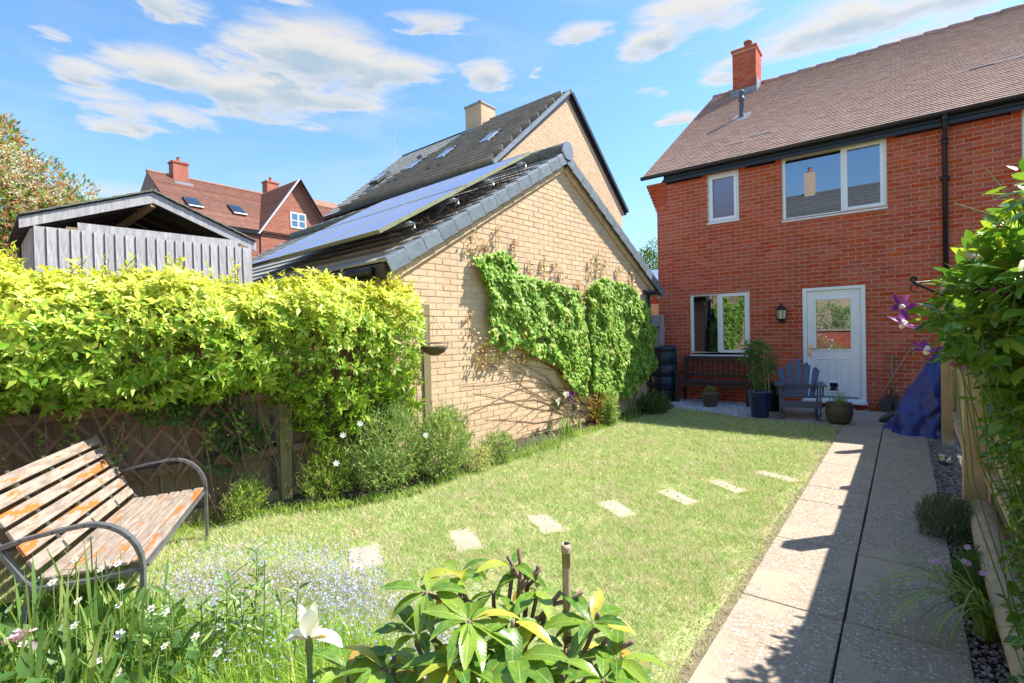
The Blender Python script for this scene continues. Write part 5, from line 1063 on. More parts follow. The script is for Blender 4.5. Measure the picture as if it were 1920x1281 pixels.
# weeds and longer grass along the lawn edge and under the bench
def scatter_tufts():
    N = 5200; t = rs.uniform(0, 1, N); E_ = np.array([(-3.55, 9.5), (-3.75, 8.2), (-3.74, 7.3), (-3.8, 6.5), (-3.72, 5.2), (-3.76, 4.2), (-3.72, 3.1), (-3.95, 2.5), (-4.3, 2.15), (-4.5, 1.7), (-4.45, .9)]); k = rs.randint(0, 10, N)
    P = E_[k] + (E_[k + 1] - E_[k]) * t[:, None] + rs.normal(0, .06, (N, 2)); a = rs.uniform(0, 6.28, N); q = rs.uniform(.2, 1.1, N)
    o = blades('edge_grass', np.c_[P, np.zeros(N)], np.c_[np.cos(a) * q, np.sin(a) * q, q * 0], rs.uniform(.04, .13, N), rs.uniform(.003, .007, N), M['weed'], None, 'stuff'); o['label'] = 'longer grass and weeds along the edge of the border'
scatter_tufts()
N = 3500; P = np.c_[rs.uniform(-.86, -.72, N), rs.uniform(.6, 8.9, N), np.zeros(N)]; k = rs.uniform(size=N) < .5 + .5 * noise3(P, 3); P = P[k]; N = len(P); a = rs.uniform(0, 6.28, N); q = rs.uniform(.5, 1.6, N)
o = blades('path_edge_grass', P, np.c_[np.cos(a) * q, np.sin(a) * q, q * 0], rs.uniform(.03, .07, N), rs.uniform(.002, .004, N), M['straw'] if 'straw' in M else M['grass'], None, 'stuff'); o['label'] = 'dry straggling grass along the left edge of the concrete path'

# ================================================================== OLD BENCH
ax = math.atan2(-.527, .85); be = thing('garden_bench', 'old slatted bench with flaking orange paint and curved grey metal arms', 'bench', (-4.12, 1.53, 0), ax); LB = 1.29
sy = [0, -.075, -.15, -.225, -.30, -.375]; sz = [.405, .40, .395, .390, .385, .385]
slatm = MB().box((0, 0, 0), (LB, .062, .020)).mesh('slat', M['bench_slat'], bev=.004)
for y, z in zip(sy, sz): inst('slat', slatm, be, (LB / 2, y - .033, z), (R_(rnd.uniform(-1.5, 1.5)), 0, 0))
for i in range(6):
    f = i / 5; y = -.455 - f * .185; z = .455 + f * .37; inst('back_slat', slatm, be, (LB / 2 + rnd.uniform(-.006, .006), y, z), (R_(116.6), 0, 0))
for x in (-.055, LB + .055):
    pts = [(x, .0, 0), (x, .0, .38)] + [(x, -.22 + .22 * math.cos(a), .40 + .235 * math.sin(a)) for a in [i * math.pi / 2 / 7 for i in range(8)]] + [(x, -.34, .622), (x, -.46, .60), (x, -.55, .575)]
    am = MB()
    for a, b in zip(pts[:-1], pts[1:]): am.bar(a, Vector(b) + (Vector(b) - Vector(a)).normalized() * .006, .036, .018)
    am.ob('arm', M['steel'], be)
    sf = MB(); q = [(x, -.66, .86), (x, -.55, .575), (x, -.455, .40), (x, -.42, .365), (x, -.2, .368), (x, -.01, .385)]
    for a, b in zip(q[:-1], q[1:]): sf.bar(a, Vector(b) + (Vector(b) - Vector(a)).normalized() * .006, .034, .018)
    sf.ob('side_frame', M['steel'], be); MB().bar((x, -.44, .37), (x, -.50, 0), .034, .018).ob('leg', M['steel'], be)
for x in (.30, .65, 1.0):
    MB().bar((x, -.43, .425), (x, -.67, .86), .025, .006, (0, 1, 0)).ob('strap', M['alu'], be); MB().bar((x, .0, .385), (x, -.42, .368), .025, .006).ob('strap', M['alu'], be)
MB().bar((0, -.44, .355), (LB, -.44, .355), .02, .02).ob('cross_bar', M['steel'], be); MB().bar((0, .0, .378), (LB, .0, .378), .02, .012).ob('cross_bar', M['steel'], be)
st = thing('wooden_stake', 'reddish brown wooden stake leaning by the near end of the old bench', 'stake', (-3.02, .28, 0)); MB().bar((0, 0, 0), (-.06, .02, .47), .03, .014).ob('stake', M['terracotta'], st)

# ================================================================== FOREGROUND FLOWER BED
def region(n, poly):
    P = np.array(poly); lo, hi = P.min(0), P.max(0); out = np.zeros((0, 2))
    while len(out) < n:
        q = rs.uniform(lo, hi, (n * 3, 2)); q = q[inpoly(q[:, 0], q[:, 1], poly)]; out = np.r_[out, q]
    return out[:n]
def field(name, label, poly, n, hlo, hhi, W, mat, lean=.6, seg=3):
    P = region(n, poly) + rs.normal(0, .05, (n, 2)); a = rs.uniform(0, 6.28, n); q = rs.uniform(.05, 1, n) * lean
    o = blades(name, np.c_[P, np.zeros(n)], np.c_[np.cos(a) * q, np.sin(a) * q, q * 0], rs.uniform(hlo, hhi, n), rs.uniform(.6, 1.3, n) * W, mat, None, 'stuff', seg); o['label'] = label; return o
bedA = [(-3.75, .15), (-3.55, .75), (-2.85, .95), (-2.2, 1.35), (-1.75, 1.45), (-1.55, 1.25), (-1.9, .85), (-2.6, .2)]
bedB = [(-3.55, 1.25), (-3.1, 1.65), (-2.45, 1.85), (-1.85, 1.75), (-1.45, 1.62), (-1.3, 1.5), (-1.6, 1.15), (-2.3, .95), (-3.0, .75)]
sheet('flower_bed_soil', [(-3.7, -.3), (-3.45, .9), (-2.8, 1.05), (-2.1, 1.5), (-1.2, 1.75), (-.8, 1.5), (-.8, .1), (-1.5, -.3)], .006, M['soil'])
field('meadow_growth', 'dense mixed green growth in the near left flower bed', bedA, 9000, .10, .30, .007, M['weed'], .7)
field('feathery_growth', 'fine yellow green feathery foliage in the near flower bed', bedA, 16000, .08, .30, .0022, M['weed'], 1.0)
field('dried_stems', 'beige dried forget-me-not stems spreading over the lawn edge', bedB, 22000, .05, .20, .0016, M['straw'], 1.2)
field('low_weeds', 'low green leaves under the blue flowers', bedB, 6500, .04, .14, .005, M['weed'], .9)
nf = 15000; P = region(nf, bedB) + rs.normal(0, .10, (nf, 2)); dens_ = noise3(np.c_[P, P[:, 0] * 0], 4.0); P = P[rs.uniform(size=nf) < .5 + .7 * dens_]; P = np.c_[P, rs.uniform(.05, .24, len(P))]
o = bpy.data.objects.new('forget_me_nots', flower_mesh('forget_me_nots', P, rs.uniform(.004, .0075, len(P)), M['petal_blue'], 5)); link(o); tag(o, 'haze of tiny pale blue forget-me-not flowers beyond the white iris', kind='stuff')
# broad leaves at the front left
Pn = region(650, [(-3.6, .1), (-3.4, .75), (-2.75, .85), (-2.2, .9), (-2.3, .5), (-2.8, .1)]); n = len(Pn)
lf = thing('broad_leaved_plant', 'broad leaved green plant below the near end of the old bench', 'plant', (-3.0, .5, 0)); P = np.c_[Pn[:, 0] + 3.0, Pn[:, 1] - .5, rs.uniform(.03, .26, n)]; leaves('foliage', P, rdir(n, .5), rdir(n, 1.2), rs.uniform(.05, .12, n), T_oval(.27, .2), M['dark_shrub'], lf)
# sword leaves
sw = thing('iris_leaves', 'upright blue green sword leaves at the bottom left before the bench', 'plant', (-2.75, .55, 0)); n = 110
P = np.c_[rs.normal(-.05, .26, n), rs.normal(-.03, .16, n), np.zeros(n)]; a = rs.uniform(0, 6.28, n); q = rs.uniform(.02, .28, n)
me_list = []
for i in range(n):
    o = bpy.data.objects.new('leaf', blades_mesh('leaf', P[i:i + 1], np.array([[math.cos(a[i]) * q[i], math.sin(a[i]) * q[i], 0]]), rs.uniform(.28, .60, 1), np.array([rs.uniform(.016, .030)]), M['blade'], 5, .6)); link(o, sw)
# tall willowy stems with narrow leaves
ww_ = thing('campanula_stems', 'tall stems with narrow leaves right of the bench leg', 'plant', (-2.35, .95, 0)); sm = MB(); Q = []; D = []
for i in range(16):
    b = Vector((rnd.gauss(0, .16), rnd.gauss(0, .12), 0)); h = rnd.uniform(.3, .55); tp = b + Vector((rnd.uniform(-.05, .05), rnd.uniform(-.05, .05), h)); sm.tube([b, (b + tp) / 2 + Vector((.01, 0, 0)), tp], [.004, .003, .002], 5)
    for j in range(22): s = .15 + .85 * j / 21; p = b + (tp - b) * s; an = j * 2.4; Q.append(tuple(p)); D.append((math.cos(an), math.sin(an), .7))
sm.ob('stem', M['green_stem'], ww_); Q = np.array(Q); leaves('foliage', Q, np.array(D), rdir(len(Q), 1.5), rs.uniform(.05, .11, len(Q)), T_leaf(.1, .15), M['blade'], ww_)
# cream satin flowers on stalks
sf_ = thing('satin_flower', 'stalks with small cream white flowers among the sword leaves', 'plant', (-2.7, .6, 0))
fpos = [(-.34, -.02, .50), (-.28, .06, .44), (-.18, .10, .48), (-.02, .07, .43), (.02, .05, .37), (.08, .15, .33), (.14, .02, .30), (.04, -.1, .36), (-.40, .05, .56), (.22, .16, .36), (.33, .12, .27), (.42, .2, .3), (-.1, -.06, .40), (.18, -.05, .25), (.28, -.02, .22), (-.22, -.12, .47), (.5, .25, .24), (.35, .32, .26)]
for (x, y, z) in fpos:
    MB().tube([(x * .9, y * .9, 0), (x + .01, y, z * .6), (x, y, z)], .0028, 5).ob('flower_stalk', M['green_stem'], sf_)
    f = bpy.data.objects.new('flower', flower_mesh('flower', np.array([(x, y, z)]), rnd.uniform(.016, .022), M['petal_white'], 6, up=norm(np.array([[rnd.uniform(.1, .6), -.45, .75]])))); link(f, sf_)
    MB().lathe([(.004, 0), (.003, .004), (0, .006)], (x + .002, y - .002, z + .003), 6).ob('flower_centre', M['yellow'], f)
pk = thing('pink_flower', 'pink and white flower cluster at the bottom left corner', 'flower', (-2.86, .36, 0)); MB().tube([(0, 0, 0), (0, 0, .30)], .003, 5).ob('stem', M['green_stem'], pk)
P = np.array([(rnd.gauss(0, .025), rnd.gauss(0, .025), .30 + rnd.gauss(0, .015)) for _ in range(12)]); o = bpy.data.objects.new('petals', flower_mesh('petals', P, .02, M['petal_pink'], 5)); link(o, pk)
pk2 = thing('pink_flower', 'small pink flower among the blue haze', 'flower', (-2.55, 1.25, 0)); MB().tube([(0, 0, 0), (0, 0, .24)], .002, 5).ob('stem', M['green_stem'], pk2); o = bpy.data.objects.new('petals', flower_mesh('petals', np.array([(0, 0, .24), (.01, .01, .255), (-.01, 0, .265)]), .014, M['petal_pink'], 5)); link(o, pk2)

# white iris
wi = thing('white_iris', 'white iris flower with yellow throats on a single green stem', 'flower', (-.94, .53, 0))
IS = 1.35
MB().tube([(-.02, -.01, 0), (0, 0, .5), (0, 0, .885)], [.006, .006, .0055], 8).ob('stem', M['green_stem'], wi, smooth=True)
MB().lathe([(.004, .86), (.008, .88), (.007, .90), (.003, .91)], (0, 0, 0), 8).ob('bud_sheath', M['green_stem'], wi, smooth=True)
def petal(az_, pitch, L, W, droop, name, mat, par, base=(0, 0, .90), cup=.2, seg=8):
    V = []; F = []; c, s = math.cos(az_), math.sin(az_)
    for i in range(seg + 1):
        t = i / seg; ang = pitch - droop * t; 
        if i == 0: px, pz = 0, 0
        else: px += L / seg * math.cos(ang); pz += L / seg * math.sin(ang)
        w_ = W * (math.sin(math.pi * min(1, t * .85 + .08)) ** .8) * (1 if t < .99 else .2) * (.35 + .65 * min(1, t * 2.2))
        for k in (-1, -.5, 0, .5, 1):
            lx = px; ly = k * w_ / 2; lz = pz + cup * abs(k) ** 2 * w_ * .5; V.append((base[0] + lx * c - ly * s, base[1] + lx * s + ly * c, base[2] + lz))
    for i in range(seg):
        for k in range(4): a = i * 5 + k; F.append((a, a + 1, a + 6, a + 5))
    o = bpy.data.objects.new(name, np_mesh(name, np.array(V), np.array(F), M[mat], True)); link(o, par); return o
cr = math.atan2(math.sin(_yaw) , math.cos(_yaw))
for i, a in enumerate((cr + .1, cr + math.pi - .15, cr + math.pi / 2 + .2)):
    f = petal(a, .55, .055 * IS, .030 * IS, 1.5, 'fall_petal', 'petal_white', wi); petal(a, .62, .030 * IS, .007, 1.1, 'yellow_mark', 'yellow', f, base=(0, 0, .9015))
    petal(a, .75, .032 * IS, .018 * IS, .9, 'style_arm', 'petal_white', wi, base=(0, 0, .903)); 
for a in (cr + 1.0, cr + 3.1, cr + 5.2): petal(a, 1.42, .055 * IS, .028 * IS, .12, 'standard_petal', 'petal_white', wi, cup=-.3)

# bamboo cane and leathery shrub
cn = thing('bamboo_cane', 'cut bamboo cane standing in the leathery leaved shrub', 'cane', (-.563, .892, 0)); c = MB()
prof = [(0, 0)]
for i in range(6): z = .10 + i * .19; prof += [(.0085, z - .1), (.0085, z - .01), (.0105, z), (.0085, z + .01)]
c.lathe([(.009, 0)] + prof[1:] + [(.0088, 1.01), (.004, 1.012), (0, 1.0)], (0, 0, 0), 10); c.ob('cane', M['cane'], cn, smooth=True)
rh = thing('rhododendron', 'shrub with glossy leathery leaves and pruned brown twigs in the foreground', 'shrub', (-.66, .78, 0)); RO = Vector((-.66, .78, 0))
big = [T_big(.17), T_big(.20), T_big(.15)]; bigme = [leaves_mesh('leaf', np.zeros((1, 3)), np.array([[1., 0, 0]]), np.array([[0, 0, 1.]]), [1.0], q, M['rhodo_leaf'], True) for q in big]
wh = [(-.672, .709, .945, 8), (-.789, .707, .968, 6), (-.785, .799, .972, 5), (-.638, .887, .943, 3), (-.692, .872, .985, 3), (-.493, .873, .925, 6), (-.82, .618, .842, 7), (-.58, .741, .889, 8), (-.562, .881, .845, 4), (-.647, .652, .896, 7), (-.439, .876, .872, 6), (-.904, .589, .824, 6), (-.541, .771, .853, 6), (-.712, .83, .939, 3), (-.807, .691, .88, 5), (-.43, .795, .88, 5), (-.603, .66, .871, 6), (-.75, .6, .80, 6), (-.5, .7, .80, 6), (-.66, .85, .80, 5), (-.4, .9, .80, 5), (-.62, .78, .93, 5), (-.70, .72, .87, 6), (-.85, .66, .80, 6), (-.55, .80, .80, 6), (-.70, .62, .84, 6)]
br = MB()
for (x, y, z, n_) in wh:
    p = Vector((x, y, z)) - RO; rt = Vector((p.x * .25, p.y * .25, .45)); mid = (p + rt) / 2 + Vector((rnd.uniform(-.04, .04), rnd.uniform(-.04, .04), rnd.uniform(-.02, .03)))
    br.tube([rt, mid, p + Vector((0, 0, -.02)), p], [.007, .0055, .0045, .004], 7); ph = rnd.uniform(0, 6.28)
    n_ = int(n_ * 1.5) + 1
    for k in range(n_):
        a = ph + k * 6.283 / n_ * 1.0 + rnd.uniform(-.25, .25); el_ = rnd.uniform(-.55, .45); d = Vector((math.cos(a) * math.cos(el_), math.sin(a) * math.cos(el_), math.sin(el_))); up_ = (Vector((0, 0, 1)) + Vector((rnd.uniform(-.3, .3), rnd.uniform(-.3, .3), 0))); yv = up_.cross(d).normalized(); zv = d.cross(yv); L = rnd.uniform(.07, .105)
        o = inst('leaf', bigme[rnd.randrange(3)], rh, p + d * .006); o.rotation_euler = Matrix((d, yv, zv)).transposed().to_euler(); o.scale = (L, L, L)
br.tube([(0, 0, -.02), (.01, 0, .25), (0, .01, .5), (.04, .03, .7), (.02, .05, .85)], [.016, .014, .012, .010, .007], 8)
tw = [((.0, .06, .82), (-.01, .09, 1.03)), ((.0, .09, .86), (.035, .10, 1.0)), ((.02, .05, .84), (.10, .10, .92)), ((.1, .1, .86), (.20, .12, .93)), ((-.02, .05, .88), (-.14, -.08, .965)), ((.03, .05, .87), (.13, .12, .965)), ((-.06, 0, .86), (-.15, -.02, .93)), ((.0, .05, .85), (.06, .06, .90)), ((.1, .08, .80), (.24, .12, .90)), ((-.0, .08, .9), (-.05, .10, 1.0)), ((.1, .02, .78), (.2, .02, .88)), ((-.1, -.1, .75), (-.24, -.16, .86))]
for a, b in tw:
    a = Vector(a); b = Vector(b); m_ = (a + b) / 2 + Vector((rnd.uniform(-.025, .025), rnd.uniform(-.02, .02), .008)); br.tube([a, m_, m_ + (b - m_) * .55 + Vector((.006, 0, -.004)), b], [.006, .005, .0045, .0048], 7)
    br.tube([m_, m_ + Vector((rnd.uniform(-.04, .04), rnd.uniform(-.02, .02), .035))], [.005, .0045], 6)
br.ob('branch', M['stem'], rh, smooth=True)

# ================================================================== RIGHT FENCE + CLEMATIS
rf = thing('garden_fence', 'pale new timber fence with square posts along the gravel on the right', 'fence', (.5, 5, 0))
for i in range(62): 
    y0 = -3.4 + i * .118; o = MB().bb((.0, y0, .12), (.018, y0 + .112, 1.78)).ob('board', M['new_wood'], rf)
for z in (.4, 1.0, 1.6): MB().bb((-.045, -3.4, z - .04), (-.002, 3.6, z + .04)).ob('rail', M['new_wood'], rf)
for (x, y, s) in ((-.16, .0, .13), (-.14, 3.2, .11), (-.06, 1.55, .10), (-.02, .95, .09)):
    p_ = MB(); p_.bb((x, y, 0), (x + s, y + s, 1.98 if s > .1 else 1.8)); p_.ob('fence_post', M['new_wood'], rf, bev=.006)
    if s > .1: MB().lathe([(.05, 1.98), (.055, 2.0), (.03, 2.04), (0, 2.06)], (x + s / 2, y + s / 2, 0), 12).ob('post_cap', M['new_wood'], rf)
MB().bar((-.10, 1.45, .55), (-.03, .95, .25), .06, .06).ob('strut', M['dry_wood'], rf)
lg = MB(); lg.tube([(-.08, -.15, .18), (-.10, -1.0, .17), (-.12, -2.4, .19), (-.12, -3.2, .18)], [.075, .08, .075, .08], 10); lg.ob('log_edging', M['dry_wood'], rf, smooth=True); MB().bb((-.05, -3.4, 0), (-.02, 0, .16)).ob('gravel_board', M['post_wood'], rf)
cl = thing('clematis', 'leafy clematis with purple flowers sprawling over the right fence', 'climbing plant', (.5, 2.4, 0)); CO = np.array([.5, 2.4, 0])
cb_ = [(.30, 2.16, 1.76, .10, .16, .12), (.22, 2.08, 1.60, .12, .2, .12), (.20, 2.0, 1.47, .12, .2, .11), (.34, 2.2, 1.62, .2, .35, .2), (.36, 2.25, 1.38, .18, .35, .22), (.40, 2.5, 1.12, .17, .35, .2), (.44, 2.75, .88, .15, .3, .18), (.43, 2.7, .62, .12, .3, .16), (.40, 2.5, .42, .11, .25, .14), (.38, 2.3, .24, .1, .2, .1), (.5, 3.0, 1.4, .15, .45, .35), (.5, 3.0, 1.75, .2, .5, .2), (.5, 3.6, 1.5, .12, .4, .3), (.11, 1.92, 1.52, .07, .1, .05), (.10, 1.9, 1.46, .05, .1, .05), (.14, 2.05, 1.62, .06, .1, .04), (.32, 2.05, 1.25, .10, .2, .14), (.35, 2.2, .95, .07, .2, .14), (.40, 2.35, .70, .09, .25, .16), (.38, 2.25, .48, .08, .22, .12), (.30, 2.0, 1.86, .09, .2, .07), (.27, 1.9, 1.62, .08, .15, .12)]
P, d = bush_pts(11500, cb_, .3); D = norm(d + rdir(len(P)) * .8 + np.array([-.25, -.35, -.15])); N_ = norm(rdir(len(P)) * .6 + np.array([-.1, .1, 1.0])); L = rs.uniform(.024, .066, len(P)) * np.where(P[:, 2] < 1.2, .85, 1.1)
dist = np.linalg.norm(P - np.array([0, 0, 1.5]), axis=1); fr = np.array([1 if in_frame(tuple(p)) else 0 for p in P]); order = np.argsort(-(fr * L / dist)); T3 = T_oval(.27, .16, .05)
one = leaves_mesh('leaf', np.zeros((1, 3)), np.array([[1., 0, 0]]), np.array([[0, 0, 1.]]), [1.0], T3, M['clem_leaf'])
for i in order[:300]:
    dd = Vector(D[i]); nn = Vector(N_[i]); yv = nn.cross(dd).normalized(); zv = dd.cross(yv); o = inst('leaf', one, cl, Vector(P[i] - CO)); o.rotation_euler = Matrix((dd, yv, zv)).transposed().to_euler(); o.scale = (L[i],) * 3
r_ = order[300:]; leaves('foliage', P[r_] - CO, D[r_], N_[r_], L[r_], T3, M['clem_leaf'], cl)
sm = MB()
for i in range(110):
    a = Vector((rnd.uniform(.35, .5), rnd.uniform(2.2, 3.0), rnd.uniform(.2, 1.5))) - Vector(CO); q = cb_[rnd.randrange(len(cb_))]; b = Vector((q[0] + rnd.uniform(-.5, .3) * q[3], q[1] + rnd.uniform(-1, .5) * q[4], q[2] + rnd.uniform(-.3, .9) * q[5])) - Vector(CO); m_ = (a + b) / 2 + Vector((rnd.uniform(-.1, 0), rnd.uniform(-.1, .1), rnd.uniform(0, .12))); sm.tube([a, m_, b], [.003, .0022, .0016], 5)
for tp in ((.12, 2.0, 1.86), (.20, 2.1, 1.97), (.27, 2.15, 1.95), (.03, 1.85, 1.53), (.03, 1.93, 1.57)):
    b = Vector(tp) - Vector(CO); a = Vector((.28, 2.15, min(tp[2] - .1, 1.8))) - Vector(CO); sm.tube([a, (a + b) / 2 + Vector((0, 0, .02)), b], [.003, .002, .0015], 5)
sm.ob('stem', M['green_stem'], cl)
def clem_flower(p, face, r=.052):
    fo = bpy.data.objects.new('flower', MB().lathe([(.004, -.01), (.009, 0), (.006, .014), (0, .016)], (0, 0, 0), 8).mesh('flower', M['petal_white'])); link(fo, cl); fo.location = Vector(p) - Vector(CO); fo.rotation_euler = Vector(face).to_track_quat('Z', 'Y').to_euler()
    for k in range(6): petal(k * math.pi / 3 + rnd.uniform(-.1, .1), rnd.uniform(-.1, .5), r, r * .48, rnd.uniform(.3, 1.2), 'petal', 'petal_purple', fo, base=(0, 0, 0), cup=-.3)
for p, f in (((-.006, 1.897, 1.557), (-.75, .5, .1)), ((-.0, 1.837, 1.505), (-.6, .3, -.7)), ((.05, 1.811, 1.433), (-.2, .2, -1)), ((.125, 2.004, 1.386), (-.8, .2, -.7)), ((.20, 1.95, 1.575), (-.2, -.2, -1))): clem_flower(p, f, .045)
bk = thing('hanging_bracket', 'scrolled wrought iron bracket sticking out over the path from the fence', 'bracket', (.14, 2.58, 1.59)); b = MB(); b.tube([(.02, .02, 0), (-.11, -.15, .07)], .005, 6); b.tube([(-.11, -.15, .07), (.0, -.09, .08)], .003, 5)
b.tube([(-.11 + .012 * math.cos(a) * (1 - a / 14), -.15 + .006 * math.cos(a), .082 + .014 * math.sin(a) * (1 - a / 14)) for a in [i * .6 for i in range(18)]], .0035, 5); b.tube([(-.11 + .01 * math.cos(a), -.15, .05 + .013 * math.sin(a)) for a in [i * .6 for i in range(10)]], .003, 5); b.ob('iron_arm', M['iron'], bk)

# plants on the right
sp_ = thing('agapanthus', 'strappy arching leaves spilling from the gravel over the path', 'plant', (.30, 3.24, 0)); n = 46; a = rs.uniform(2.3, 4.6, n); a[34:] = rs.uniform(0, 6.28, 12); q = rs.uniform(.55, 1.25, n)
for i in range(n): o = bpy.data.objects.new('leaf', blades_mesh('leaf', np.array([[rnd.gauss(0, .02), rnd.gauss(0, .02), 0]]), np.array([[math.cos(a[i]) * q[i], math.sin(a[i]) * q[i], 0]]), rs.uniform(.34, .66, 1), np.array([rs.uniform(.010, .016)]), M['blade'], 8, .75)); link(o, sp_)
lv = bush('lavender_bush', 'grey green lavender bush against the near fence post', 'shrub', (.24, 4.75, 0), [(-.02, 0, .10, .16, .34, .13), (.05, -.1, .12, .13, .25, .13)], 4200, .045, M['lavender'], tmpl=T_leaf(.09, 0), up=1.6)
dk = bush('dianthus_clump', 'dark green clump with lilac pink flowers between lavender and strappy leaves', 'plant', (.33, 3.75, 0), [(0, 0, .08, .13, .28, .13), (-.03, -.2, .06, .1, .18, .1)], 3200, .04, M['dark_shrub'], tmpl=T_leaf(.08, 0), up=1.2)
for (x, y, z) in ((.098, 3.348, .277), (.125, 3.36, .285), (.152, 3.39, .268), (.235, 3.457, .278), (.25, 3.46, .270), (.298, 3.377, .265), (.26, 3.62, .30), (.2, 3.1, .12)):
    f = bpy.data.objects.new('flower', flower_mesh('flower', np.array([(x - .33, y - 3.75, z)] * 2), .016, M['petal_lilac'], 5, up=norm(np.array([[-.3, -.8, .5], [-.5, -.6, .6]])))); link(f, dk); MB().tube([(x - .33 + .12, y - 3.75 + .1, 0), (x - .33, y - 3.75, z)], .0018, 4).ob('flower_stalk', M['green_stem'], dk)
bush('strawberry_leaves', 'round pale green leaves at the foot of the log edging', 'plant', (.36, 3.2, 0), [(0, 0, .10, .05, .12, .05)], 40, .04, M['clem_leaf'], tmpl=T_leaf(.42, .1), stems=2)
sl_ = thing('solar_light', 'small clear garden light on the gravel by the far fence post', 'garden light', (.33, 7.05, 0)); MB().lathe([(.05, 0), (.055, .02), (.055, .09), (.05, .10)], (0, 0, 0), 16).ob('glass_jar', M['glass_see'], sl_, smooth=True); MB().lathe([(.058, .10), (.06, .115), (.04, .125), (0, .126)], (0, 0, 0), 16).ob('lid', M['alu'], sl_, smooth=True)

# ================================================================== ON THE PATIO
# covered thing under a blue tarpaulin
tp = thing('blue_tarpaulin', 'creased dark blue tarpaulin wrapped round something leaning on the fence', 'tarpaulin', (.1, 9.05, 0)); V = []; F = []; nr, nc = 26, 56
for i in range(nr + 1):
    t = i / nr; cx = .06 + .30 * t ** 1.0; cy = -.02 + .12 * t; rx = .29 * (1 - t ** 1.8) + .07; ry = .36 * (1 - t ** 1.6) + .08; z = 1.16 * t
    for k in range(nc):
        a = 2 * math.pi * k / nc; fold = 1 + .07 * math.sin(a * 5 + t * 5) * (1 - t * .4) + .05 * math.sin(a * 9 - t * 13 + 2 * math.sin(t * 9)) + .06 * math.sin(a * 3 + t * 11) + .03 * math.sin(a * 17 + t * 31)
        if i == 0: fold *= 1.06 + .03 * math.sin(a * 5)
        V.append((cx + rx * fold * math.cos(a), cy + ry * fold * math.sin(a), max(.02, z + .02 * math.sin(a * 9 + t * 20)) if i else .022))
for i in range(nr):
    for k in range(nc): k2 = (k + 1) % nc; F.append((i * nc + k, i * nc + k2, (i + 1) * nc + k2, (i + 1) * nc + k))
V.append((.33, .1, 1.27)); me = bpy.data.meshes.new('cover'); me.from_pydata(V, [], F + [(nr * nc + k, nr * nc + (k + 1) % nc, len(V) - 1) for k in range(nc)]); me.materials.append(M['tarp']); me.polygons.foreach_set('use_smooth', [True] * len(me.polygons)); o = bpy.data.objects.new('cover', me); link(o, tp)
MB().tube([(.10, .2, 1.05), (.30, .12, 1.10)], .006, 5).ob('tie_cord', M['iron'], tp)
cr_ = thing('plastic_trough', 'dark ribbed plastic cover lying beside the blue tarpaulin', 'cover', (-.06, 9.75, 0)); c = MB(); c.prism([(-.26, -.16, .0), (.22, -.16, .0), (.22, -.16, .22), (-.02, -.16, .20), (-.26, -.16, .06)], .34, (0, 1, 0)); c.ob('shell', M['slate_slab'], cr_, bev=.01)
for i in range(6): MB().bar((-.25, -.165, .03 + .0 * i), (.2, -.165, .03 + i * .03), .008, .008).ob('rib', M['slate_slab'], cr_)
dpt = thing('dark_pot', 'small dark pot with pale rim behind the ribbed cover', 'pot', (.02, 10.6, 0)); MB().lathe([(.07, .02), (.09, .2), (.10, .2), (.10, .225), (.085, .225), (.08, .16), (0, .16)], (0, 0, 0), 18).ob('pot', M['slate_slab'], dpt, smooth=True); MB().lathe([(.092, .226), (.102, .226)], (0, 0, 0), 18).ob('rim', M['white_stone'], dpt)
sd = thing('garden_spade', 'old spade with T handle standing against the house wall', 'spade', (-.175, 10.84, .0)); b = MB(); b.tube([(0, 0, .30), (.0, .09, .96)], [.018, .017], 8); b.tube([(-.085, .09, .965), (.085, .09, .965)], .016, 8); b.ob('handle', M['post_wood'], sd, smooth=True); b = MB(); b.prism([(-.09, -.02, .03), (.09, -.02, .03), (.095, .0, .32), (-.095, .0, .32)], .008, (0, 1, 0)); b.tube([(0, 0, .3), (0, .02, .42)], .022, 8); b.ob('blade', M['iron'], sd)
po = thing('wooden_pole', 'long pale wooden pole leaning diagonally across the house wall', 'pole', (-.46, 10.7, .02)); MB().tube([(0, 0, 0), (.30, .12, .62), (.585, .235, 1.17)], [.013, .014, .013], 8).ob('pole', M['handle_wood'], po, smooth=True)
po = thing('thin_cane', 'thin cane leaning on the wall between the pole and the blue tarpaulin', 'cane', (.0, 10.7, .02)); MB().tube([(0, 0, 0), (.28, .24, .98)], .008, 6).ob('cane', M['handle_wood'], po)
bs = thing('slab_stack', 'two grey blocks at the foot of the wall behind the spade', 'blocks', (-.2, 10.72, .0)); MB().bb((-.14, .0, 0), (.02, .2, .24)).ob('block', M['slate_slab'], bs, bev=.006); MB().bb((.04, .05, 0), (.2, .2, .2)).ob('block', M['slate_slab'], bs, bev=.006)

# pots
def pot(name, label, loc, prof, mat, ribs=0, sq=False):
    t = thing(name, label, 'plant pot', loc); o = MB().lathe(prof, (0, 0, 0), 32).ob('pot', M[mat], t, smooth=True)
    m_ = o.data.materials; top = max(z for r, z in prof); rr = prof[-1][0]; MB().lathe([(rr * .98, top - .04), (0, top - .03)], (0, 0, 0), 20).ob('compost', M['soil'], t); return t
t = pot('glazed_pot', 'tapered dark blue glazed pot holding a staked leafy shrub', (-1.92, 9.2, .02), [(.0, 0), (.125, 0), (.135, .02), (.175, .40), (.195, .41), (.20, .44), (.19, .45), (.175, .44), (.165, .36)], 'blue_pot')
def potplant(t, cat_label, z0, blobs, n, L, mat, tmpl=None, up=.3):
    P, d = bush_pts(n, blobs, .2); leaves('foliage', P, norm(d + rdir(n) * .9 + np.array([0, 0, up])), rdir(n, .8), rs.uniform(.6, 1.2, n) * L, tmpl or T_leaf(.24), mat, t)
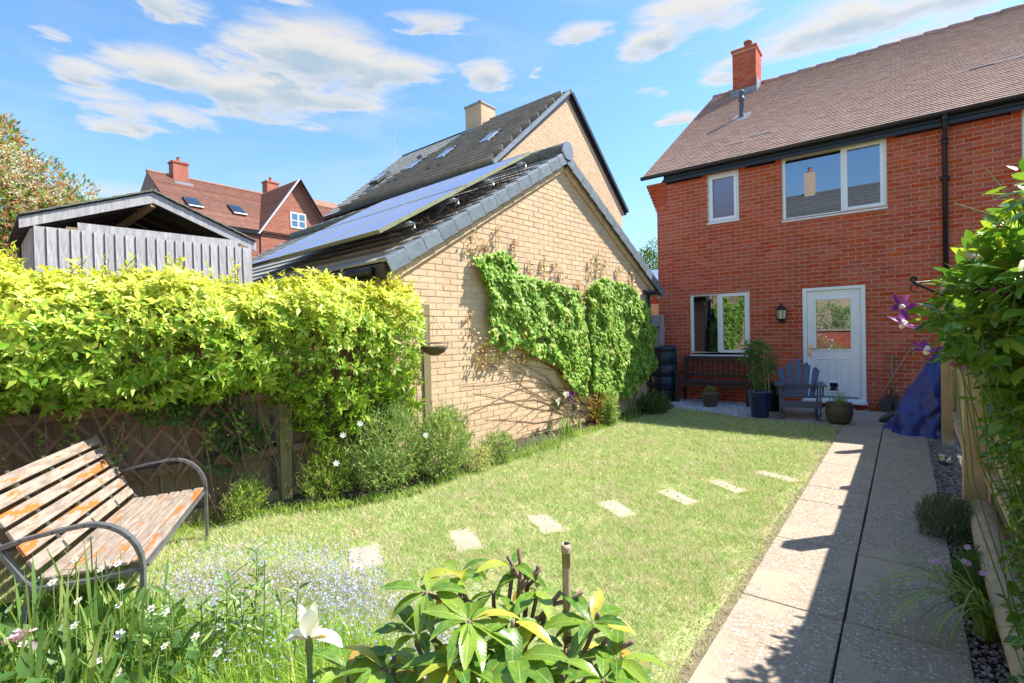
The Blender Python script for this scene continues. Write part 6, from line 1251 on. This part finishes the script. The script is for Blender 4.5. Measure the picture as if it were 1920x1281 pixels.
potplant(t, '', .4, [(-.05, 0, 1.15, .22, .2, .14), (-.12, 0, 1.0, .16, .16, .14), (.08, 0, .88, .15, .15, .16), (-.02, 0, .68, .15, .15, .16), (.02, 0, .5, .13, .13, .06)], 1500, .055, M['dark_shrub'])

for q in (((-.08, 0, .4), (-.11, 0, 1.15)), ((.09, .0, .4), (.07, 0, 1.2)), ((.14, .02, .4), (.12, 0, 1.0))): MB().tube(q, .007, 6).ob('bamboo_stake', M['cane'], t)
b = MB(); b.tube([(0, 0, .4), (.02, .01, .8), (-.02, 0, 1.15)], .008, 6); b.ob('stem', M['stem'], t)
t = pot('round_pot', 'round brown bellied pot with grassy leaves in front of the door', (-.80, 9.18, .02), [(.0, 0), (.12, 0), (.16, .05), (.185, .16), (.18, .26), (.165, .30), (.175, .32), (.16, .325), (.15, .29)], 'brown_pot')
n = 70; a = rs.uniform(0, 6.28, n); q = rs.uniform(.2, 1.1, n); blades('blades', np.c_[rs.normal(0, .06, (n, 2)), np.full(n, .29)], np.c_[np.cos(a) * q, np.sin(a) * q, q * 0], rs.uniform(.15, .33, n), rs.uniform(.006, .012, n), M['blade'], t, 'stuff', 4)
t = pot('clay_bowl', 'low clay bowl with a small plant on the white chippings before the dark bench', (-2.98, 10.05, .02), [(.0, 0), (.10, 0), (.12, .03), (.16, .22), (.18, .235), (.18, .265), (.165, .27), (.15, .22)], 'clay_pot'); potplant(t, '', .2, [(0, 0, .32, .10, .10, .07)], 110, .04, M['shrub_leaf'])
t = pot('grey_planter', 'grey green planter with a bushy conifer behind the rocking chair', (-1.93, 10.05, .02), [(.0, 0), (.17, 0), (.19, .48), (.20, .48), (.20, .51), (.17, .5), (.17, .44)], 'slate_slab'); potplant(t, '', .5, [(0, 0, .75, .16, .16, .25), (.03, 0, 1.0, .10, .1, .16)], 1100, .05, M['dark_shrub'], T_leaf(.08), 1.4)

# rocking adirondack chair; local -y faces the lawn
ch_ = thing('rocking_chair', 'slate blue slatted rocking chair standing before the door', 'chair', (-1.40, 9.62, .02), R_(10)); c = M['blue_paint']
for i, x in enumerate((-.23, -.115, 0, .115, .23)):
    h = [.80, .88, .95, .88, .80][i]; b = Vector((x * .82, .10, .33)); tpz = Vector((x * 1.22, .42, h)); w0 = .095
    o = MB().bar(b, tpz, w0, .02).mesh('x', None); d = (tpz - b); xx = d.normalized(); yy = Vector((1, 0, 0)); yy = (yy - xx * yy.dot(xx)).normalized(); zz = xx.cross(yy); L = d.length; hw = w0 / 2; sh_ = (-.025 if i < 2 else .025 if i > 2 else 0)
    pl = [(0, -hw * .85), (L - .05, -hw * 1.1), (L - (0 if sh_ > 0 or i == 2 else .04), -hw * .5), (L, 0), (L - (0.04 if sh_ > 0 else 0), hw * .5), (L - .05, hw * 1.1), (0, hw * .85)]
    MB().prism([b + xx * p + yy * q for p, q in pl], .02, tuple(zz)).ob('back_slat', c, ch_, bev=.002)
for i in range(6): MB().bb((-.26, -.34 + i * .085, .36 - i * .012), (.26, -.262 + i * .085, .38 - i * .012)).ob('seat_slat', c, ch_, bev=.003)
MB().bb((-.27, -.37, .19), (.27, -.35, .30)).ob('front_apron', c, ch_, bev=.003)
for s in (-1, 1):
    MB().bb((s * .30 - .065, -.42, .54), (s * .30 + .065, .24, .565)).ob('arm', c, ch_, bev=.004); MB().bb((s * .285 - .012, -.37, .06), (s * .285 + .012, -.28, .54)).ob('front_leg', c, ch_, bev=.003)
    MB().prism([(s * .31, -.40, .54), (s * .31, -.30, .54), (s * .31, -.33, .38)], .02 * s, (1, 0, 0)).ob('arm_bracket', c, ch_); MB().bar((s * .27, .22, .06), (s * .28, .22, .55), .07, .022).ob('rear_leg', c, ch_)
    rk = [(s * .26, y, .015 + .22 * (y - .02) ** 2) for y in [-.45 + i * .1 for i in range(12)]]; r = MB()
    for a, b_ in zip(rk[:-1], rk[1:]): r.bar(a, b_, .024, .075)
    r.ob('rocker', c, ch_); MB().bar((s * .25, -.36, .33), (s * .25, .38, .12), .022, .09).ob('side_rail', c, ch_)
MB().bb((-.28, .16, .46), (.28, .18, .52)).ob('back_rail', c, ch_)

# dark garden bench against the wall
db = thing('wooden_bench', 'dark stained wooden bench under the kitchen window on white chippings', 'bench', (-3.05, 10.62, .02)); c = M['dark_wood']
for s in (-1, 1):
    MB().bb((s * .68 - .03, -.30, 0), (s * .68 + .03, -.24, .60)).ob('front_leg', c, db, bev=.004); MB().bar((s * .68, .20, 0), (s * .68, .24, .92), .06, .06).ob('rear_leg', c, db, bev=.004)
    MB().bb((s * .68 - .035, -.36, .60), (s * .68 + .035, .22, .635)).ob('arm_rest', c, db, bev=.006); MB().bb((s * .68 - .02, -.26, .34), (s * .68 + .02, .22, .40)).ob('side_rail', c, db)
for i in range(5): MB().bb((-.68, -.31 + i * .105, .42), (.68, -.215 + i * .105, .445)).ob('seat_slat', M['grey_dark'] if 'grey_dark' in M else c, db, bev=.004)
MB().bb((-.66, -.28, .34), (.66, -.255, .415)).ob('seat_rail', c, db); MB().bb((-.70, .20, .83), (.70, .245, .93)).ob('top_rail', c, db, bev=.006); MB().bb((-.66, .205, .50), (.66, .235, .56)).ob('lower_rail', c, db)
for i in range(13): MB().bb((-.62 + i * .103 - .02, .212, .56), (-.62 + i * .103 + .022, .228, .83)).ob('back_slat', c, db)

# water butt on a stand
wb = thing('water_butt', 'dark blue black ribbed water butt on a stand in the corner', 'water butt', (-4.05, 10.48, 0)); MB().lathe([(.0, 0), (.27, 0), (.25, .26), (0, .26)], (0, 0, 0), 20).ob('stand', M['black_plastic'], wb)
prof = [(0, .26), (.24, .26), (.265, .30), (.27, .52), (.262, .53), (.262, .55), (.27, .56), (.275, .76), (.266, .77), (.266, .79), (.275, .80), (.27, 1.02), (.25, 1.09), (.26, 1.10), (.255, 1.15), (.2, 1.19), (0, 1.20)]
n = 40; V = []; F = []
for r, z in prof:
    for k in range(n): a = 2 * math.pi * k / n; q = 1 - (.045 * (abs(math.sin(a * 4)) ** 6) if .3 < z < 1.12 else 0); V.append((r * q * math.cos(a), r * q * math.sin(a), z))
for i in range(len(prof) - 1):
    for k in range(n): k2 = (k + 1) % n; F.append((i * n + k, i * n + k2, (i + 1) * n + k2, (i + 1) * n + k))
me = bpy.data.meshes.new('barrel'); me.from_pydata(V, [], F); me.materials.append(M['butt']); me.polygons.foreach_set('use_smooth', [True] * len(F)); o = bpy.data.objects.new('barrel', me); link(o, wb); MB().tube([(.1, -.25, .34), (.1, -.31, .34), (.1, -.32, .30)], .012, 6).ob('tap', M['black_plastic'], wb)

# hanging basket on the garage wall
hb = thing('hanging_basket', 'empty wire hanging basket with coir liner at the hedge end', 'hanging basket', (-4.00, 3.78, 1.29)); MB().lathe([(0, 0), (.05, .005), (.10, .03), (.135, .075), (.14, .10), (.12, .09), (.0, .05)], (0, 0, 0), 20, 1, 1.05).ob('coir_liner', M['coir'], hb, smooth=True)
w_ = MB(); w_.tube([(.15 * math.cos(a), .157 * math.sin(a), .13) for a in [i * math.pi / 12 for i in range(25)]], .003, 4)
for k in range(16): a = k * math.pi / 8; w_.tube([(.14 * math.cos(a), .147 * math.sin(a), .08), (.15 * math.cos(a), .157 * math.sin(a), .13)], .0015, 3)
for k in range(3): a = k * 2.094 + .5; w_.tube([(.15 * math.cos(a), .157 * math.sin(a), .13), (0, 0, .42)], .0015, 3)
w_.tube([(0, 0, .42), (-.18, 0, .44), (-.2, 0, .32)], .004, 4); w_.ob('wire_frame', M['iron'], hb)

# ================================================================== BEHIND THE CAMERA (seen reflected in the windows)
gw = thing('garden_wall', 'low red brick garden wall with a pale coping behind the viewpoint', 'wall', (0, -2.0, 0)); brick_wall(gw, Matrix.Translation((0, -2, 0)), (0, 0, 0), (-1, 0, 0), (0, 1, 0), 0, 18, lambda z: [(-1.5, 7)], M['red_brick'], M['red_mortar'], limit=0)
MB().bb((-7, -.25, 0), (1.5, -.01, 1.35)).ob('wall_core', M['red_brick'], gw); MB().bb((-7.02, -.28, 1.352), (1.52, .04, 1.43)).ob('coping', M['step_stone'], gw)
bush('rear_shrubs', 'light green shrubs above the low wall behind the viewpoint', 'shrub', (-3.0, -2.9, 0), [(-.9, 0, 1.9, .8, .5, .65), (.3, 0, 1.95, .9, .5, .65), (1.4, 0, 1.8, .8, .5, .6), (-2.4, 0, 1.9, .9, .5, .7)], 9000, .09, M['shrub_leaf'], stems=8)
rb_ = bush('rose_bush', 'pink flowered bush before the low wall behind the viewpoint', 'shrub', (-2.6, -1.5, 0), [(0, 0, .7, .35, .3, .4), (.5, 0, .5, .35, .3, .35)], 1600, .06, M['shrub_leaf']); P, d = bush_pts(60, [(0, 0, .85, .35, .3, .4)], .95); o = bpy.data.objects.new('flowers', flower_mesh('flowers', P, .05, M['petal_pink'], 6)); link(o, rb_); tag(o, kind='stuff')
rr_ = thing('rear_house', 'house with grey tiled roof and buff chimney behind the viewpoint', 'house', (-4, -9.5, 0)); MB().bb((-9, -9, 0), (9, 0, 6.0)).ob('wall', M['buff_brick'], rr_)
ur = Vector((0, -4.5, 3.6)).normalized(); nr_ = Vector((0, 3.6, 4.5)).normalized(); course_roof(rr_, (-9.2, .3, 5.95), (1, 0, 0), ur, nr_, 18.4, 5.9, .28, M['rear_tile']); MB().prism([(-9.2, .3, 5.93), (-9.2, -4.5, 9.75), (-9.2, -9.3, 5.93)], 18.4, (1, 0, 0)).ob('roof', M['rear_tile'], rr_)
cc = MB(); cc.bb((-.78, -4.8, 8.8), (-.22, -4.2, 11.0)); q = cc.ob('chimney', M['buff_brick'], rr_); MB().lathe([(.14, 0), (.11, .3), (.14, .34), (0, .35)], (-.5, -4.5, 11.0), 12).ob('chimney_pot', M['terracotta'], q)
